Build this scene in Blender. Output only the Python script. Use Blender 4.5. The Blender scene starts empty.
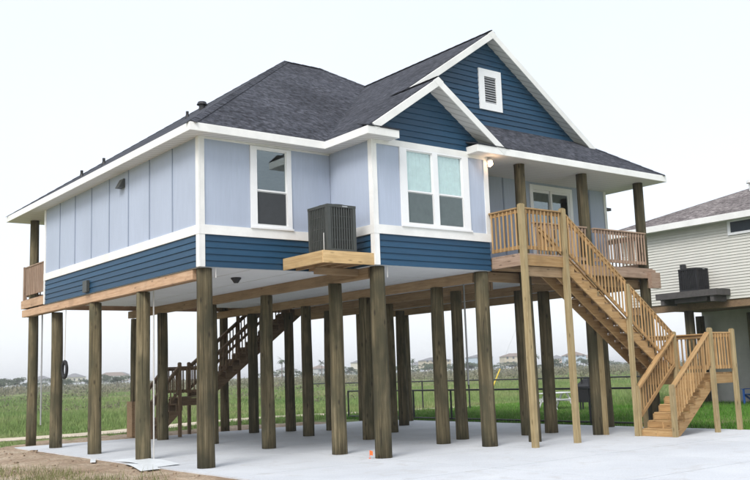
import bpy, bmesh, math, random
import numpy as np
from mathutils import Vector, Matrix
random.seed(7)
RNG = np.random.default_rng(11)
SC = bpy.context.scene
COL = SC.collection
R_ = math.radians

# ------------------------------------------------------------------ camera
CAM = Vector((-8.7585, -17.1849, 1.8))
FWD = Vector((0.6086418, 0.78039011, 0.1433403))
UPV = Vector((-0.05947635, -0.13527444, 0.98902143))
RGT = Vector((0.79121282, -0.61048514, -0.03591892))
FPX = 915.351                       # focal length in photograph pixels (750 wide)
cd = bpy.data.cameras.new('camera'); cam = bpy.data.objects.new('camera', cd); COL.objects.link(cam)
cd.sensor_fit = 'HORIZONTAL'; cd.sensor_width = 36.0; cd.lens = FPX / 750 * 36
cd.clip_start = 0.1; cd.clip_end = 12000
cam.matrix_world = Matrix(((RGT.x, UPV.x, -FWD.x, CAM.x), (RGT.y, UPV.y, -FWD.y, CAM.y),
                           (RGT.z, UPV.z, -FWD.z, CAM.z), (0, 0, 0, 1)))
SC.camera = cam

# ------------------------------------------------------------------ sky and sun (bright overcast)
SUN_EL, SUN_AZ = R_(46), R_(240)     # azimuth from +Y clockwise: behind the camera, to its left
w = bpy.data.worlds.new('World'); SC.world = w; w.use_nodes = True
nt = w.node_tree; nt.nodes.clear()
out = nt.nodes.new('ShaderNodeOutputWorld')
sky = nt.nodes.new('ShaderNodeTexSky'); sky.sky_type = 'NISHITA'; sky.sun_disc = False
sky.sun_elevation = SUN_EL; sky.sun_rotation = SUN_AZ
sky.air_density = 1.0; sky.dust_density = 3.0
bs = nt.nodes.new('ShaderNodeBackground'); bs.inputs['Strength'].default_value = 0.04
nt.links.new(sky.outputs[0], bs.inputs['Color'])
tc = nt.nodes.new('ShaderNodeTexCoord')
nz = nt.nodes.new('ShaderNodeTexNoise'); nz.inputs['Scale'].default_value = 2.2; nz.inputs['Detail'].default_value = 5
nt.links.new(tc.outputs['Generated'], nz.inputs['Vector'])
rp = nt.nodes.new('ShaderNodeValToRGB')
rp.color_ramp.elements[0].position = 0.3; rp.color_ramp.elements[0].color = (0.885, 0.925, 1.0, 1)
rp.color_ramp.elements[1].position = 0.7; rp.color_ramp.elements[1].color = (0.945, 0.965, 1.0, 1)
nt.links.new(nz.outputs['Fac'], rp.inputs['Fac'])
bc = nt.nodes.new('ShaderNodeBackground'); bc.inputs['Strength'].default_value = 0.535
nt.links.new(rp.outputs['Color'], bc.inputs['Color'])
ad = nt.nodes.new('ShaderNodeAddShader')
nt.links.new(bs.outputs[0], ad.inputs[0]); nt.links.new(bc.outputs[0], ad.inputs[1])
nt.links.new(ad.outputs[0], out.inputs['Surface'])
sl = bpy.data.lights.new('sun', 'SUN'); so = bpy.data.objects.new('sun', sl); COL.objects.link(so)
sl.energy = 1.5; sl.angle = R_(25); sl.color = (1.0, 0.98, 0.955)
sd = Vector((math.sin(SUN_AZ) * math.cos(SUN_EL), math.cos(SUN_AZ) * math.cos(SUN_EL), math.sin(SUN_EL)))
so.rotation_euler = sd.to_track_quat('Z', 'Y').to_euler(); so.location = (-20, -25, 40)
SC.view_settings.view_transform = 'Standard'; SC.view_settings.look = 'None'
SC.view_settings.exposure = 0.78; SC.view_settings.gamma = 1.0
SC.view_settings.use_curve_mapping = False

# ------------------------------------------------------------------ materials
MATS = {}
def nmat(name):
    m = bpy.data.materials.new(name); m.use_nodes = True
    t = m.node_tree; t.nodes.clear()
    o = t.nodes.new('ShaderNodeOutputMaterial'); p = t.nodes.new('ShaderNodeBsdfPrincipled')
    t.links.new(p.outputs[0], o.inputs['Surface'])
    MATS[name] = m
    return m, t, p
def N(t, typ, **kw):
    n = t.nodes.new(typ)
    for k, v in kw.items():
        if k in n.inputs: n.inputs[k].default_value = v
        else: setattr(n, k, v)
    return n
def coord(t, scale=(1, 1, 1), kind='Object', rnd=True):
    c = t.nodes.new('ShaderNodeTexCoord'); mp = t.nodes.new('ShaderNodeMapping')
    mp.inputs['Scale'].default_value = scale
    src = c.outputs[kind]
    if rnd:
        oi = t.nodes.new('ShaderNodeObjectInfo')
        ml = N(t, 'ShaderNodeVectorMath', operation='MULTIPLY'); ml.inputs[1].default_value = (37.0, 53.0, 71.0)
        cb = t.nodes.new('ShaderNodeCombineXYZ')
        for i in range(3): t.links.new(oi.outputs['Random'], cb.inputs[i])
        t.links.new(cb.outputs[0], ml.inputs[0])
        av = N(t, 'ShaderNodeVectorMath', operation='ADD')
        t.links.new(src, av.inputs[0]); t.links.new(ml.outputs[0], av.inputs[1]); src = av.outputs[0]
    t.links.new(src, mp.inputs['Vector'])
    return mp.outputs['Vector']
def ramp(t, fac, stops):
    r = t.nodes.new('ShaderNodeValToRGB'); e = r.color_ramp.elements
    e[0].position, e[0].color = stops[0][0], (*stops[0][1], 1)
    e[1].position, e[1].color = stops[-1][0], (*stops[-1][1], 1)
    for p, c in stops[1:-1]:
        n = e.new(p); n.color = (*c, 1)
    t.links.new(fac, r.inputs['Fac']); return r.outputs['Color']
def mixc(t, a, b, fac, mode='MIX'):
    m = t.nodes.new('ShaderNodeMix'); m.data_type = 'RGBA'; m.blend_type = mode
    for s, v in ((m.inputs[6], a), (m.inputs[7], b), (m.inputs[0], fac)):
        if hasattr(v, 'links'): t.links.new(v, s)
        elif isinstance(v, tuple): s.default_value = (*v, 1)
        else: s.default_value = v
    return m.outputs[2]
def bump(t, p, h, strength=0.3, dist=0.02):
    b = N(t, 'ShaderNodeBump', Strength=strength, Distance=dist)
    t.links.new(h, b.inputs['Height']); t.links.new(b.outputs[0], p.inputs['Normal'])
def vary(t, c, amt=0.12):
    """per-object brightness variation"""
    oi = t.nodes.new('ShaderNodeObjectInfo')
    mr = N(t, 'ShaderNodeMapRange'); mr.inputs['To Min'].default_value = 1 - amt; mr.inputs['To Max'].default_value = 1 + amt
    t.links.new(oi.outputs['Random'], mr.inputs['Value'])
    hs = t.nodes.new('ShaderNodeHueSaturation'); t.links.new(mr.outputs[0], hs.inputs['Value']); t.links.new(c, hs.inputs['Color'])
    return hs.outputs['Color']
def simple(name, col, rough=0.6, metallic=0.0, noise=0.1, scale=6.0, bmp=0.0, var=0.04, spec=0.4):
    m, t, p = nmat(name)
    v = coord(t, (scale,) * 3)
    n = N(t, 'ShaderNodeTexNoise', Scale=1.0, Detail=6.0, Roughness=0.65); t.links.new(v, n.inputs['Vector'])
    d = tuple(c * (1 - noise) for c in col); l = tuple(min(1, c * (1 + noise)) for c in col)
    c = ramp(t, n.outputs['Fac'], [(0.3, d), (0.7, l)])
    c = vary(t, c, var)
    t.links.new(c, p.inputs['Base Color'])
    p.inputs['Roughness'].default_value = rough; p.inputs['Metallic'].default_value = metallic
    p.inputs['Specular IOR Level'].default_value = spec
    if bmp: bump(t, p, n.outputs['Fac'], bmp, 0.01)
    return m
def wood(name, dark, mid, light, var=0.16, grain=(0.9, 16, 16), rough=0.75, knots=True):
    m, t, p = nmat(name)
    v = coord(t, grain)
    n = N(t, 'ShaderNodeTexNoise', Scale=1.6, Detail=7.0, Roughness=0.62, Distortion=0.6); t.links.new(v, n.inputs['Vector'])
    c = ramp(t, n.outputs['Fac'], [(0.25, dark), (0.5, mid), (0.78, light)])
    v2 = coord(t, (2.2, 3, 3))
    n2 = N(t, 'ShaderNodeTexNoise', Scale=1.0, Detail=3.0); t.links.new(v2, n2.inputs['Vector'])
    c = mixc(t, c, tuple(x * 0.62 for x in mid), ramp(t, n2.outputs['Fac'], [(0.5, (0, 0, 0)), (0.75, (0.6,) * 3)]))
    if knots:
        vo = N(t, 'ShaderNodeTexVoronoi', Scale=1.0); vk = coord(t, (2.0, 7, 7)); t.links.new(vk, vo.inputs['Vector'])
        c = mixc(t, c, tuple(x * 0.5 for x in dark), ramp(t, vo.outputs['Distance'], [(0.05, (0.8,) * 3), (0.16, (0, 0, 0))]))
    t.links.new(vary(t, c, var), p.inputs['Base Color'])
    p.inputs['Roughness'].default_value = rough; p.inputs['Specular IOR Level'].default_value = 0.25
    bump(t, p, n.outputs['Fac'], 0.35, 0.004)
    return m

simple('white_trim', (0.79, 0.79, 0.77), 0.5, noise=0.09, scale=1.6, var=0.05)
simple('vinyl_white', (0.82, 0.83, 0.84), 0.35, noise=0.02)
simple('underside_panel', (0.62, 0.64, 0.66), 0.7, noise=0.06, scale=1.2, var=0.03)
simple('dark_metal', (0.02, 0.02, 0.022), 0.45, noise=0.2)
simple('rubber', (0.012, 0.012, 0.014), 0.7)
simple('galvanised', (0.42, 0.43, 0.44), 0.4, 0.6)
simple('pvc', (0.58, 0.58, 0.56), 0.5)
simple('orange_paint', (0.75, 0.16, 0.04), 0.6)
simple('yellow_paint', (0.72, 0.52, 0.06), 0.5)
simple('blue_plastic', (0.03, 0.14, 0.50), 0.4)
simple('condenser_paint', (0.055, 0.060, 0.056), 0.45, noise=0.12)
simple('condenser_core', (0.022, 0.024, 0.025), 0.6)
simple('sheet_vinyl', (0.70, 0.74, 0.76), 0.4, noise=0.1)
simple('rope', (0.55, 0.52, 0.46), 0.9)
simple('curtain', (0.68, 0.76, 0.745), 0.9, noise=0.10, scale=9)
simple('room', (0.30, 0.29, 0.27), 0.9)
simple('screen_dark', (0.045, 0.05, 0.055), 0.8)
simple('screen_mesh', (0.115, 0.145, 0.15), 0.8)
simple('tan_wall', (0.50, 0.43, 0.33), 0.8); simple('cream_wall', (0.62, 0.58, 0.48), 0.8)
simple('pale_blue_wall', (0.38, 0.46, 0.55), 0.8); simple('white_wall', (0.70, 0.70, 0.68), 0.8)
simple('pink_wall', (0.55, 0.42, 0.37), 0.8); simple('grey_wall', (0.40, 0.41, 0.42), 0.8)
simple('far_roof_grey', (0.16, 0.16, 0.17), 0.9); simple('far_roof_brown', (0.20, 0.15, 0.12), 0.9)
simple('far_glass', (0.04, 0.05, 0.06), 0.2); simple('far_pile', (0.14, 0.12, 0.09), 0.9)
wood('fresh_lumber', (0.36, 0.23, 0.10), (0.52, 0.36, 0.18), (0.63, 0.47, 0.26))
wood('stair_lumber', (0.23, 0.128, 0.052), (0.395, 0.248, 0.112), (0.50, 0.345, 0.175), 0.22)
wood('post_lumber', (0.20, 0.15, 0.07), (0.33, 0.255, 0.135), (0.43, 0.35, 0.21), 0.12)
wood('aged_lumber', (0.22, 0.145, 0.10), (0.34, 0.24, 0.175), (0.43, 0.33, 0.26), 0.14)
wood('beam_lumber', (0.22, 0.14, 0.075), (0.33, 0.225, 0.13), (0.42, 0.31, 0.19), 0.12)
wood('tan_lumber', (0.36, 0.22, 0.13), (0.50, 0.33, 0.21), (0.58, 0.42, 0.29), 0.10)
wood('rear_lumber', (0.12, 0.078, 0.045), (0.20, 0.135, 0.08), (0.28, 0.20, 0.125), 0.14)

# wall paint on grooved wood-grain panels
def panel_mat(name, col):
    m, t, p = nmat(name)
    v = coord(t, (9, 9, 0.5))
    n = N(t, 'ShaderNodeTexNoise', Scale=3.0, Detail=6.0, Roughness=0.7, Distortion=0.3); t.links.new(v, n.inputs['Vector'])
    c = ramp(t, n.outputs['Fac'], [(0.3, tuple(x * 0.93 for x in col)), (0.7, tuple(x * 1.05 for x in col))])
    v2 = coord(t, (0.7, 0.7, 0.5), rnd=False)
    n2 = N(t, 'ShaderNodeTexNoise', Scale=1.0, Detail=4.0); t.links.new(v2, n2.inputs['Vector'])
    c = mixc(t, c, tuple(x * 0.9 for x in col), ramp(t, n2.outputs['Fac'], [(0.45, (0, 0, 0)), (0.7, (0.7,) * 3)]))
    t.links.new(vary(t, c, 0.025), p.inputs['Base Color'])
    p.inputs['Roughness'].default_value = 0.62; p.inputs['Specular IOR Level'].default_value = 0.3
    bump(t, p, n.outputs['Fac'], 0.25, 0.006)
panel_mat('wall_paint', (0.41, 0.468, 0.578))
panel_mat('batten_paint', (0.27, 0.32, 0.41))
# navy lap boards
m, t, p = nmat('navy_board')
v = coord(t, (0.6, 0.6, 14)); n = N(t, 'ShaderNodeTexNoise', Scale=3.0, Detail=6.0, Roughness=0.7); t.links.new(v, n.inputs['Vector'])
c = ramp(t, n.outputs['Fac'], [(0.3, (0.008, 0.046, 0.096)), (0.7, (0.013, 0.065, 0.130))])
t.links.new(vary(t, c, 0.10), p.inputs['Base Color']); p.inputs['Roughness'].default_value = 0.5
p.inputs['Specular IOR Level'].default_value = 0.4
bump(t, p, n.outputs['Fac'], 0.3, 0.004)
# soffit with ventilated grooves
m, t, p = nmat('soffit_vinyl')
v = coord(t, (1, 1, 1), rnd=False)
wv = N(t, 'ShaderNodeTexWave', Scale=2.6, wave_type='BANDS', bands_direction='DIAGONAL'); t.links.new(v, wv.inputs['Vector'])
c = ramp(t, wv.outputs['Fac'], [(0.0, (0.50, 0.50, 0.48)), (0.25, (0.70, 0.70, 0.68))])
t.links.new(c, p.inputs['Base Color']); p.inputs['Roughness'].default_value = 0.6
# shingles (uv in metres)
m, t, p = nmat('shingles')
uvn = t.nodes.new('ShaderNodeUVMap')
br = N(t, 'ShaderNodeTexBrick', Scale=1.0); br.offset = 0.5
br.inputs['Brick Width'].default_value = 0.25; br.inputs['Row Height'].default_value = 0.143
br.inputs['Mortar Size'].default_value = 0.010; br.inputs['Mortar Smooth'].default_value = 0.3
br.inputs['Color1'].default_value = (0.0, 0.0, 0.0, 1); br.inputs['Color2'].default_value = (1, 1, 1, 1)
br.inputs['Mortar'].default_value = (0.0, 0.0, 0.0, 1); br.inputs['Bias'].default_value = 0.0
t.links.new(uvn.outputs[0], br.inputs['Vector'])
c = ramp(t, br.outputs['Color'], [(0.0, (0.033, 0.036, 0.045)), (0.45, (0.046, 0.049, 0.060)), (1.0, (0.062, 0.065, 0.078))])
n = N(t, 'ShaderNodeTexNoise', Scale=7.0, Detail=4.0, Roughness=0.75); t.links.new(uvn.outputs[0], n.inputs['Vector'])
c = mixc(t, c, ramp(t, n.outputs['Fac'], [(0.40, (0.42,) * 3), (0.62, (1.75,) * 3)]), 0.9, 'MULTIPLY')
n3 = N(t, 'ShaderNodeTexNoise', Scale=0.5, Detail=4.0); t.links.new(uvn.outputs[0], n3.inputs['Vector'])
c = mixc(t, c, ramp(t, n3.outputs['Fac'], [(0.35, (0.85,) * 3), (0.65, (1.18,) * 3)]), 1.0, 'MULTIPLY')
t.links.new(c, p.inputs['Base Color']); p.inputs['Roughness'].default_value = 0.9; p.inputs['Specular IOR Level'].default_value = 0.15
bump(t, p, br.outputs['Fac'], -0.6, 0.01)
m2 = MATS['shingles'].copy(); m2.name = 'shingles_brown'; MATS['shingles_brown'] = m2
for nd in m2.node_tree.nodes:
    if nd.type == 'VALTORGB' and len(nd.color_ramp.elements) == 3:
        for e, cc in zip(nd.color_ramp.elements, ((0.10, 0.085, 0.085), (0.15, 0.135, 0.13), (0.21, 0.19, 0.185))): e.color = (*cc, 1)
# treated round piling: streaks along Z, dark checks
m, t, p = nmat('piling_wood')
v = coord(t, (13, 13, 0.55)); n = N(t, 'ShaderNodeTexNoise', Scale=1.3, Detail=8.0, Roughness=0.68, Distortion=0.5); t.links.new(v, n.inputs['Vector'])
c = ramp(t, n.outputs['Fac'], [(0.28, (0.034, 0.028, 0.017)), (0.5, (0.125, 0.103, 0.058)), (0.75, (0.27, 0.225, 0.14))])
v2 = coord(t, (2.0, 2.0, 0.8)); n2 = N(t, 'ShaderNodeTexNoise', Scale=1.5, Detail=4.0); t.links.new(v2, n2.inputs['Vector'])
c = mixc(t, c, (0.055, 0.053, 0.032), ramp(t, n2.outputs['Fac'], [(0.42, (0, 0, 0)), (0.62, (0.75,) * 3)]))
vo = N(t, 'ShaderNodeTexVoronoi', Scale=1.0); vk = coord(t, (6, 6, 2.2)); t.links.new(vk, vo.inputs['Vector'])
c = mixc(t, c, (0.03, 0.025, 0.018), ramp(t, vo.outputs['Distance'], [(0.06, (0.85,) * 3), (0.2, (0, 0, 0))]))
vc = coord(t, (26, 26, 0.32)); nc = N(t, 'ShaderNodeTexNoise', Scale=1.0, Detail=3.0, Roughness=0.5); t.links.new(vc, nc.inputs['Vector'])
c = mixc(t, c, (0.016, 0.013, 0.009), ramp(t, nc.outputs['Fac'], [(0.64, (0, 0, 0)), (0.68, (0.85,) * 3)]))
t.links.new(vary(t, c, 0.26), p.inputs['Base Color']); p.inputs['Roughness'].default_value = 0.85; p.inputs['Specular IOR Level'].default_value = 0.2
bump(t, p, n.outputs['Fac'], 0.7, 0.012)
# concrete
m, t, p = nmat('concrete')
v = coord(t, (1, 1, 1), rnd=False)
n = N(t, 'ShaderNodeTexNoise', Scale=0.45, Detail=7.0, Roughness=0.6); t.links.new(v, n.inputs['Vector'])
n2 = N(t, 'ShaderNodeTexNoise', Scale=30.0, Detail=4.0); t.links.new(v, n2.inputs['Vector'])
c = ramp(t, n.outputs['Fac'], [(0.3, (0.49, 0.515, 0.545)), (0.7, (0.60, 0.625, 0.65))])
c = mixc(t, c, ramp(t, n2.outputs['Fac'], [(0.3, (0.9,) * 3), (0.7, (1.06,) * 3)]), 1.0, 'MULTIPLY')
n3 = N(t, 'ShaderNodeTexNoise', Scale=1.6, Detail=5.0, Distortion=1.5); t.links.new(v, n3.inputs['Vector'])
c = mixc(t, c, (0.40, 0.385, 0.36), ramp(t, n3.outputs['Fac'], [(0.55, (0, 0, 0)), (0.75, (0.45,) * 3)]))
t.links.new(c, p.inputs['Base Color']); p.inputs['Roughness'].default_value = 0.75; p.inputs['Specular IOR Level'].default_value = 0.3
bump(t, p, n2.outputs['Fac'], 0.15, 0.004)
# dirt
m, t, p = nmat('dirt')
v = coord(t, (1, 1, 1), rnd=False)
n = N(t, 'ShaderNodeTexNoise', Scale=0.7, Detail=9.0, Roughness=0.7); t.links.new(v, n.inputs['Vector'])
n2 = N(t, 'ShaderNodeTexNoise', Scale=14.0, Detail=6.0, Roughness=0.75); t.links.new(v, n2.inputs['Vector'])
c = ramp(t, n.outputs['Fac'], [(0.3, (0.26, 0.175, 0.115)), (0.5, (0.42, 0.325, 0.235)), (0.72, (0.56, 0.48, 0.37))])
c = mixc(t, c, ramp(t, n2.outputs['Fac'], [(0.32, (0.5,) * 3), (0.68, (1.3,) * 3)]), 1.0, 'MULTIPLY')
n4 = N(t, 'ShaderNodeTexNoise', Scale=3.2, Detail=6.0, Roughness=0.7); t.links.new(v, n4.inputs['Vector'])
c = mixc(t, c, (0.15, 0.13, 0.075), ramp(t, n4.outputs['Fac'], [(0.55, (0, 0, 0)), (0.70, (0.8,) * 3)]))
t.links.new(c, p.inputs['Base Color']); p.inputs['Roughness'].default_value = 0.95; p.inputs['Specular IOR Level'].default_value = 0.1
bump(t, p, n2.outputs['Fac'], 0.8, 0.04)
# ground beneath the meadow
m, t, p = nmat('field')
v = coord(t, (1, 1, 1), rnd=False)
n = N(t, 'ShaderNodeTexNoise', Scale=0.05, Detail=8.0, Roughness=0.65); t.links.new(v, n.inputs['Vector'])
n2 = N(t, 'ShaderNodeTexNoise', Scale=1.3, Detail=6.0, Roughness=0.7); t.links.new(v, n2.inputs['Vector'])
c = ramp(t, n.outputs['Fac'], [(0.35, (0.085, 0.145, 0.035)), (0.52, (0.145, 0.19, 0.06)), (0.68, (0.24, 0.21, 0.12))])
c = mixc(t, c, ramp(t, n2.outputs['Fac'], [(0.3, (0.6,) * 3), (0.7, (1.3,) * 3)]), 1.0, 'MULTIPLY')
t.links.new(c, p.inputs['Base Color']); p.inputs['Roughness'].default_value = 0.95; p.inputs['Specular IOR Level'].default_value = 0.1
bump(t, p, n2.outputs['Fac'], 0.8, 0.1)
simple('sand', (0.50, 0.43, 0.33), 0.95, noise=0.25, scale=2)
def foliage(name, a, b, c3, scale=0.35):
    m, t, p = nmat(name)
    v = coord(t, (scale,) * 3, rnd=False)
    n = N(t, 'ShaderNodeTexNoise', Scale=1.0, Detail=5.0, Roughness=0.7); t.links.new(v, n.inputs['Vector'])
    wn = N(t, 'ShaderNodeTexNoise', Scale=40.0, Detail=2.0); t.links.new(v, wn.inputs['Vector'])
    c = ramp(t, n.outputs['Fac'], [(0.3, a), (0.5, b), (0.7, c3)])
    c = mixc(t, c, ramp(t, wn.outputs['Fac'], [(0.3, (0.65,) * 3), (0.7, (1.35,) * 3)]), 1.0, 'MULTIPLY')
    t.links.new(c, p.inputs['Base Color']); p.inputs['Roughness'].default_value = 0.8; p.inputs['Specular IOR Level'].default_value = 0.15
    return m
foliage('lawn_grass', (0.06, 0.17, 0.02), (0.095, 0.23, 0.03), (0.14, 0.27, 0.05))
foliage('meadow_grass', (0.10, 0.19, 0.05), (0.19, 0.26, 0.09), (0.31, 0.28, 0.16), 0.09)
foliage('dry_scrub', (0.10, 0.115, 0.065), (0.17, 0.165, 0.105), (0.25, 0.215, 0.155), 0.04)
foliage('weeds', (0.09, 0.12, 0.035), (0.17, 0.18, 0.07), (0.27, 0.24, 0.13), 0.8)
foliage('tree_leaf', (0.035, 0.055, 0.03), (0.055, 0.08, 0.042), (0.08, 0.10, 0.06), 0.5)
simple('bark', (0.13, 0.10, 0.075), 0.95)
# neighbour's vinyl laps
simple('neighbour_siding', (0.60, 0.595, 0.545), 0.6, noise=0.04, scale=2)
simple('weathered_board', (0.075, 0.070, 0.068), 0.85, noise=0.2)
simple('neighbour_base', (0.46, 0.46, 0.43), 0.8, noise=0.1, scale=2)
# glass: reflects the sky, lets the room show through
m = bpy.data.materials.new('window_glass'); m.use_nodes = True; MATS['window_glass'] = m
t = m.node_tree; t.nodes.clear(); o_ = t.nodes.new('ShaderNodeOutputMaterial')
tr = N(t, 'ShaderNodeBsdfTransparent'); tr.inputs[0].default_value = (0.945, 0.98, 0.975, 1)
gl = N(t, 'ShaderNodeBsdfGlossy', Roughness=0.03); gl.inputs[0].default_value = (0.85, 0.95, 0.97, 1)
lw = N(t, 'ShaderNodeLayerWeight', Blend=0.5); fr = N(t, 'ShaderNodeMath', operation='POWER'); t.links.new(lw.outputs['Facing'], fr.inputs[0]); fr.inputs[1].default_value = 3.0
ma = N(t, 'ShaderNodeMath', operation='MULTIPLY_ADD')
ma.inputs[1].default_value = 0.7; ma.inputs[2].default_value = 0.11; t.links.new(fr.outputs[0], ma.inputs[0])
mx = t.nodes.new('ShaderNodeMixShader'); t.links.new(ma.outputs[0], mx.inputs[0]); t.links.new(tr.outputs[0], mx.inputs[1]); t.links.new(gl.outputs[0], mx.inputs[2])
t.links.new(mx.outputs[0], o_.inputs['Surface'])
m = bpy.data.materials.new('lit_bulb'); m.use_nodes = True; MATS['lit_bulb'] = m
t = m.node_tree; t.nodes.clear(); o_ = t.nodes.new('ShaderNodeOutputMaterial'); em = N(t, 'ShaderNodeEmission', Strength=9.0)
em.inputs[0].default_value = (1.0, 0.62, 0.36, 1); t.links.new(em.outputs[0], o_.inputs['Surface'])

# ------------------------------------------------------------------ builders
def link(name, me, mat, parent=None, loc=None, kind=None):
    o = bpy.data.objects.new(name, me); COL.objects.link(o)
    if mat and not me.materials: me.materials.append(MATS[mat])
    if loc is not None: o.location = loc
    if parent is not None: attach(o, parent)
    if kind: o['kind'] = kind
    return o
def attach(o, parent):
    o.parent = parent
    base = parent
    T = Matrix.Identity(4)
    while base is not None:
        if base.parent is None: T = Matrix.Translation(base.location).inverted()
        base = base.parent
    o.matrix_parent_inverse = T if parent.parent is None else Matrix.Identity(4)
def thing(name, label, cat, loc, group=None):
    o = bpy.data.objects.new(name, None); COL.objects.link(o); o.location = loc; o.empty_display_size = 0.3
    return tag(o, label, cat, group)
def tag(o, label, cat, group=None):
    o['label'] = label; o['category'] = cat
    if group: o['group'] = group
    return o
def mesh(name, verts, faces):
    me = bpy.data.meshes.new(name); me.from_pydata([tuple(v) for v in verts], [], faces); me.update(); return me
HEX = [(0, 1, 3, 2), (4, 6, 7, 5), (0, 4, 5, 1), (2, 3, 7, 6), (0, 2, 6, 4), (1, 5, 7, 3)]
def outward(verts, faces):
    """orient the faces of a convex solid outward"""
    V = [Vector(v) for v in verts]; c = sum(V, Vector()) / len(V); r = []
    for f in faces:
        q = [V[i] for i in f]; fc = sum(q, Vector()) / len(q)
        nrm = Vector()
        for i in range(len(q)):
            a, b = q[i], q[(i + 1) % len(q)]
            nrm += Vector(((a.y - b.y) * (a.z + b.z), (a.z - b.z) * (a.x + b.x), (a.x - b.x) * (a.y + b.y)))
        r.append(tuple(f) if nrm.dot(fc - c) >= 0 else tuple(reversed(f)))
    return r
class MB:
    """collects convex solids into one mesh"""
    def __init__(s): s.v = []; s.f = []
    def add(s, verts, faces):
        b = len(s.v); ff = outward(verts, faces); s.v += [tuple(v) for v in verts]; s.f += [tuple(i + b for i in f) for f in ff]
    def box(s, x0, x1, y0, y1, z0, z1):
        s.add([(x, y, z) for x in (x0, x1) for y in (y0, y1) for z in (z0, z1)], HEX)
    def hexa(s, pts): s.add(pts, HEX)
    def tube(s, p0, p1, r0, r1=None, n=8):
        r1 = r0 if r1 is None else r1; p0 = Vector(p0); p1 = Vector(p1); d = (p1 - p0).normalized()
        a = d.orthogonal().normalized(); b = d.cross(a)
        vs = [p0 + (a * math.cos(6.28318 * i / n) + b * math.sin(6.28318 * i / n)) * r0 for i in range(n)]
        vs += [p1 + (a * math.cos(6.28318 * i / n) + b * math.sin(6.28318 * i / n)) * r1 for i in range(n)]
        fs = [(i, (i + 1) % n, n + (i + 1) % n, n + i) for i in range(n)] + [tuple(range(n)), tuple(range(n, 2 * n))]
        s.add(vs, fs)
    def build(s, name, mat, parent=None, kind=None):
        return link(name, mesh(name, s.v, s.f), mat, parent, None, kind)
def box(name, x0, x1, y0, y1, z0, z1, mat, parent=None):
    m = MB(); m.box(x0, x1, y0, y1, z0, z1); return m.build(name, mat, parent)
class Face:
    """wall frame: u runs along the wall, z up, n outward"""
    def __init__(s, axis, val, sign):
        s.axis, s.val, s.sign = axis, val, sign
    def P(s, u, z, n):
        return (u, s.val + s.sign * n, z) if s.axis == 'y' else (s.val + s.sign * n, u, z)
    def quad(s, mb, ul0, ur0, z0, ul1, ur1, z1, n0b, n1b, n0t=None, n1t=None):
        n0t = n0b if n0t is None else n0t; n1t = n1b if n1t is None else n1t
        pts = []
        for (ul, ur, z, na, nb) in ((ul0, ur0, z0, n0b, n1b), (ul1, ur1, z1, n0t, n1t)):
            pts += [s.P(ul, z, na), s.P(ul, z, nb), s.P(ur, z, na), s.P(ur, z, nb)]
        mb.hexa(pts)
    def box(s, name, u0, u1, z0, z1, n0, n1, mat, parent):
        mb = MB(); s.quad(mb, u0, u1, z0, u0, u1, z1, n0, n1); return mb.build(name, mat, parent)
_cache = {}
def lumber(name, p0, p1, wy, wz, mat, parent, up=None):
    """a straight board whose grain (local X) runs from p0 to p1; wy across, wz in the upward direction"""
    p0 = Vector(p0); p1 = Vector(p1); d = p1 - p0; L = d.length
    k = (round(L, 3), round(wy, 4), round(wz, 4), mat)
    if k not in _cache:
        h = L / 2; a = wy / 2; b = wz / 2; c = min(0.006, a * 0.3, b * 0.3)
        vs = []
        for x in (-h, h):
            vs += [(x, -a + c, -b), (x, a - c, -b), (x, a, -b + c), (x, a, b - c), (x, a - c, b), (x, -a + c, b), (x, -a, b - c), (x, -a, -b + c)]
        fs = [(i, (i + 1) % 8, 8 + (i + 1) % 8, 8 + i) for i in range(8)] + [tuple(range(8)), tuple(range(8, 16))]
        me = mesh(name, vs, outward(vs, fs)); me.materials.append(MATS[mat]); _cache[k] = me
    o = bpy.data.objects.new(name, _cache[k]); COL.objects.link(o)
    X = d.normalized(); U = Vector(up) if up else (Vector((0, 0, 1)) if abs(X.z) < 0.95 else Vector((0, 1, 0)))
    Y = U.cross(X).normalized(); Z = X.cross(Y); c = (p0 + p1) / 2
    o.matrix_world = Matrix(((X.x, Y.x, Z.x, c.x), (X.y, Y.y, Z.y, c.y), (X.z, Y.z, Z.z, c.z), (0, 0, 0, 1)))
    mw = o.matrix_basis.copy()
    attach(o, parent)
    o.matrix_basis = mw
    return o
def piling(x, y, z1, r, parent, name='piling', z0=-0.05, mat='piling_wood', lean=0.012):
    """round pole, slightly tapered, uneven and not quite plumb; local Z up"""
    n, k = 18, 9; vs = []; ph = random.random() * 6; H = z1 - z0
    lx, ly = random.uniform(-lean, lean), random.uniform(-lean, lean)
    wob = [random.uniform(0.97, 1.03) for _ in range(n)]
    for j in range(k):
        f = j / (k - 1); rr = r * (1.07 - 0.13 * f) * (1 + 0.018 * math.sin(ph + 5 * f)); zz = z0 + H * f
        ox = lx * math.sin(f * 3.1) + 0.006 * math.sin(ph + 7 * f); oy = ly * math.sin(f * 3.1)
        for i in range(n):
            a = 6.28318 * i / n
            q = rr * wob[i] * (1 + 0.012 * math.sin(3 * a + ph + 3 * f))
            vs.append((ox + q * math.cos(a), oy + q * math.sin(a), zz))
    fs = [(j * n + i, j * n + (i + 1) % n, (j + 1) * n + (i + 1) % n, (j + 1) * n + i) for j in range(k - 1) for i in range(n)]
    fs += [tuple(reversed(range(n))), tuple((k - 1) * n + i for i in range(n))]
    me = mesh(name, vs, fs)
    for pl in me.polygons: pl.use_smooth = len(pl.vertices) == 4
    return link(name, me, mat, parent, (x, y, 0))
def at(u, dist):
    """ground point under the horizon in photo column u, dist metres away"""
    d = FWD * FPX + RGT * (u - 375); d.z = 0
    return CAM.x + d.normalized().x * dist, CAM.y + d.normalized().y * dist

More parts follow.
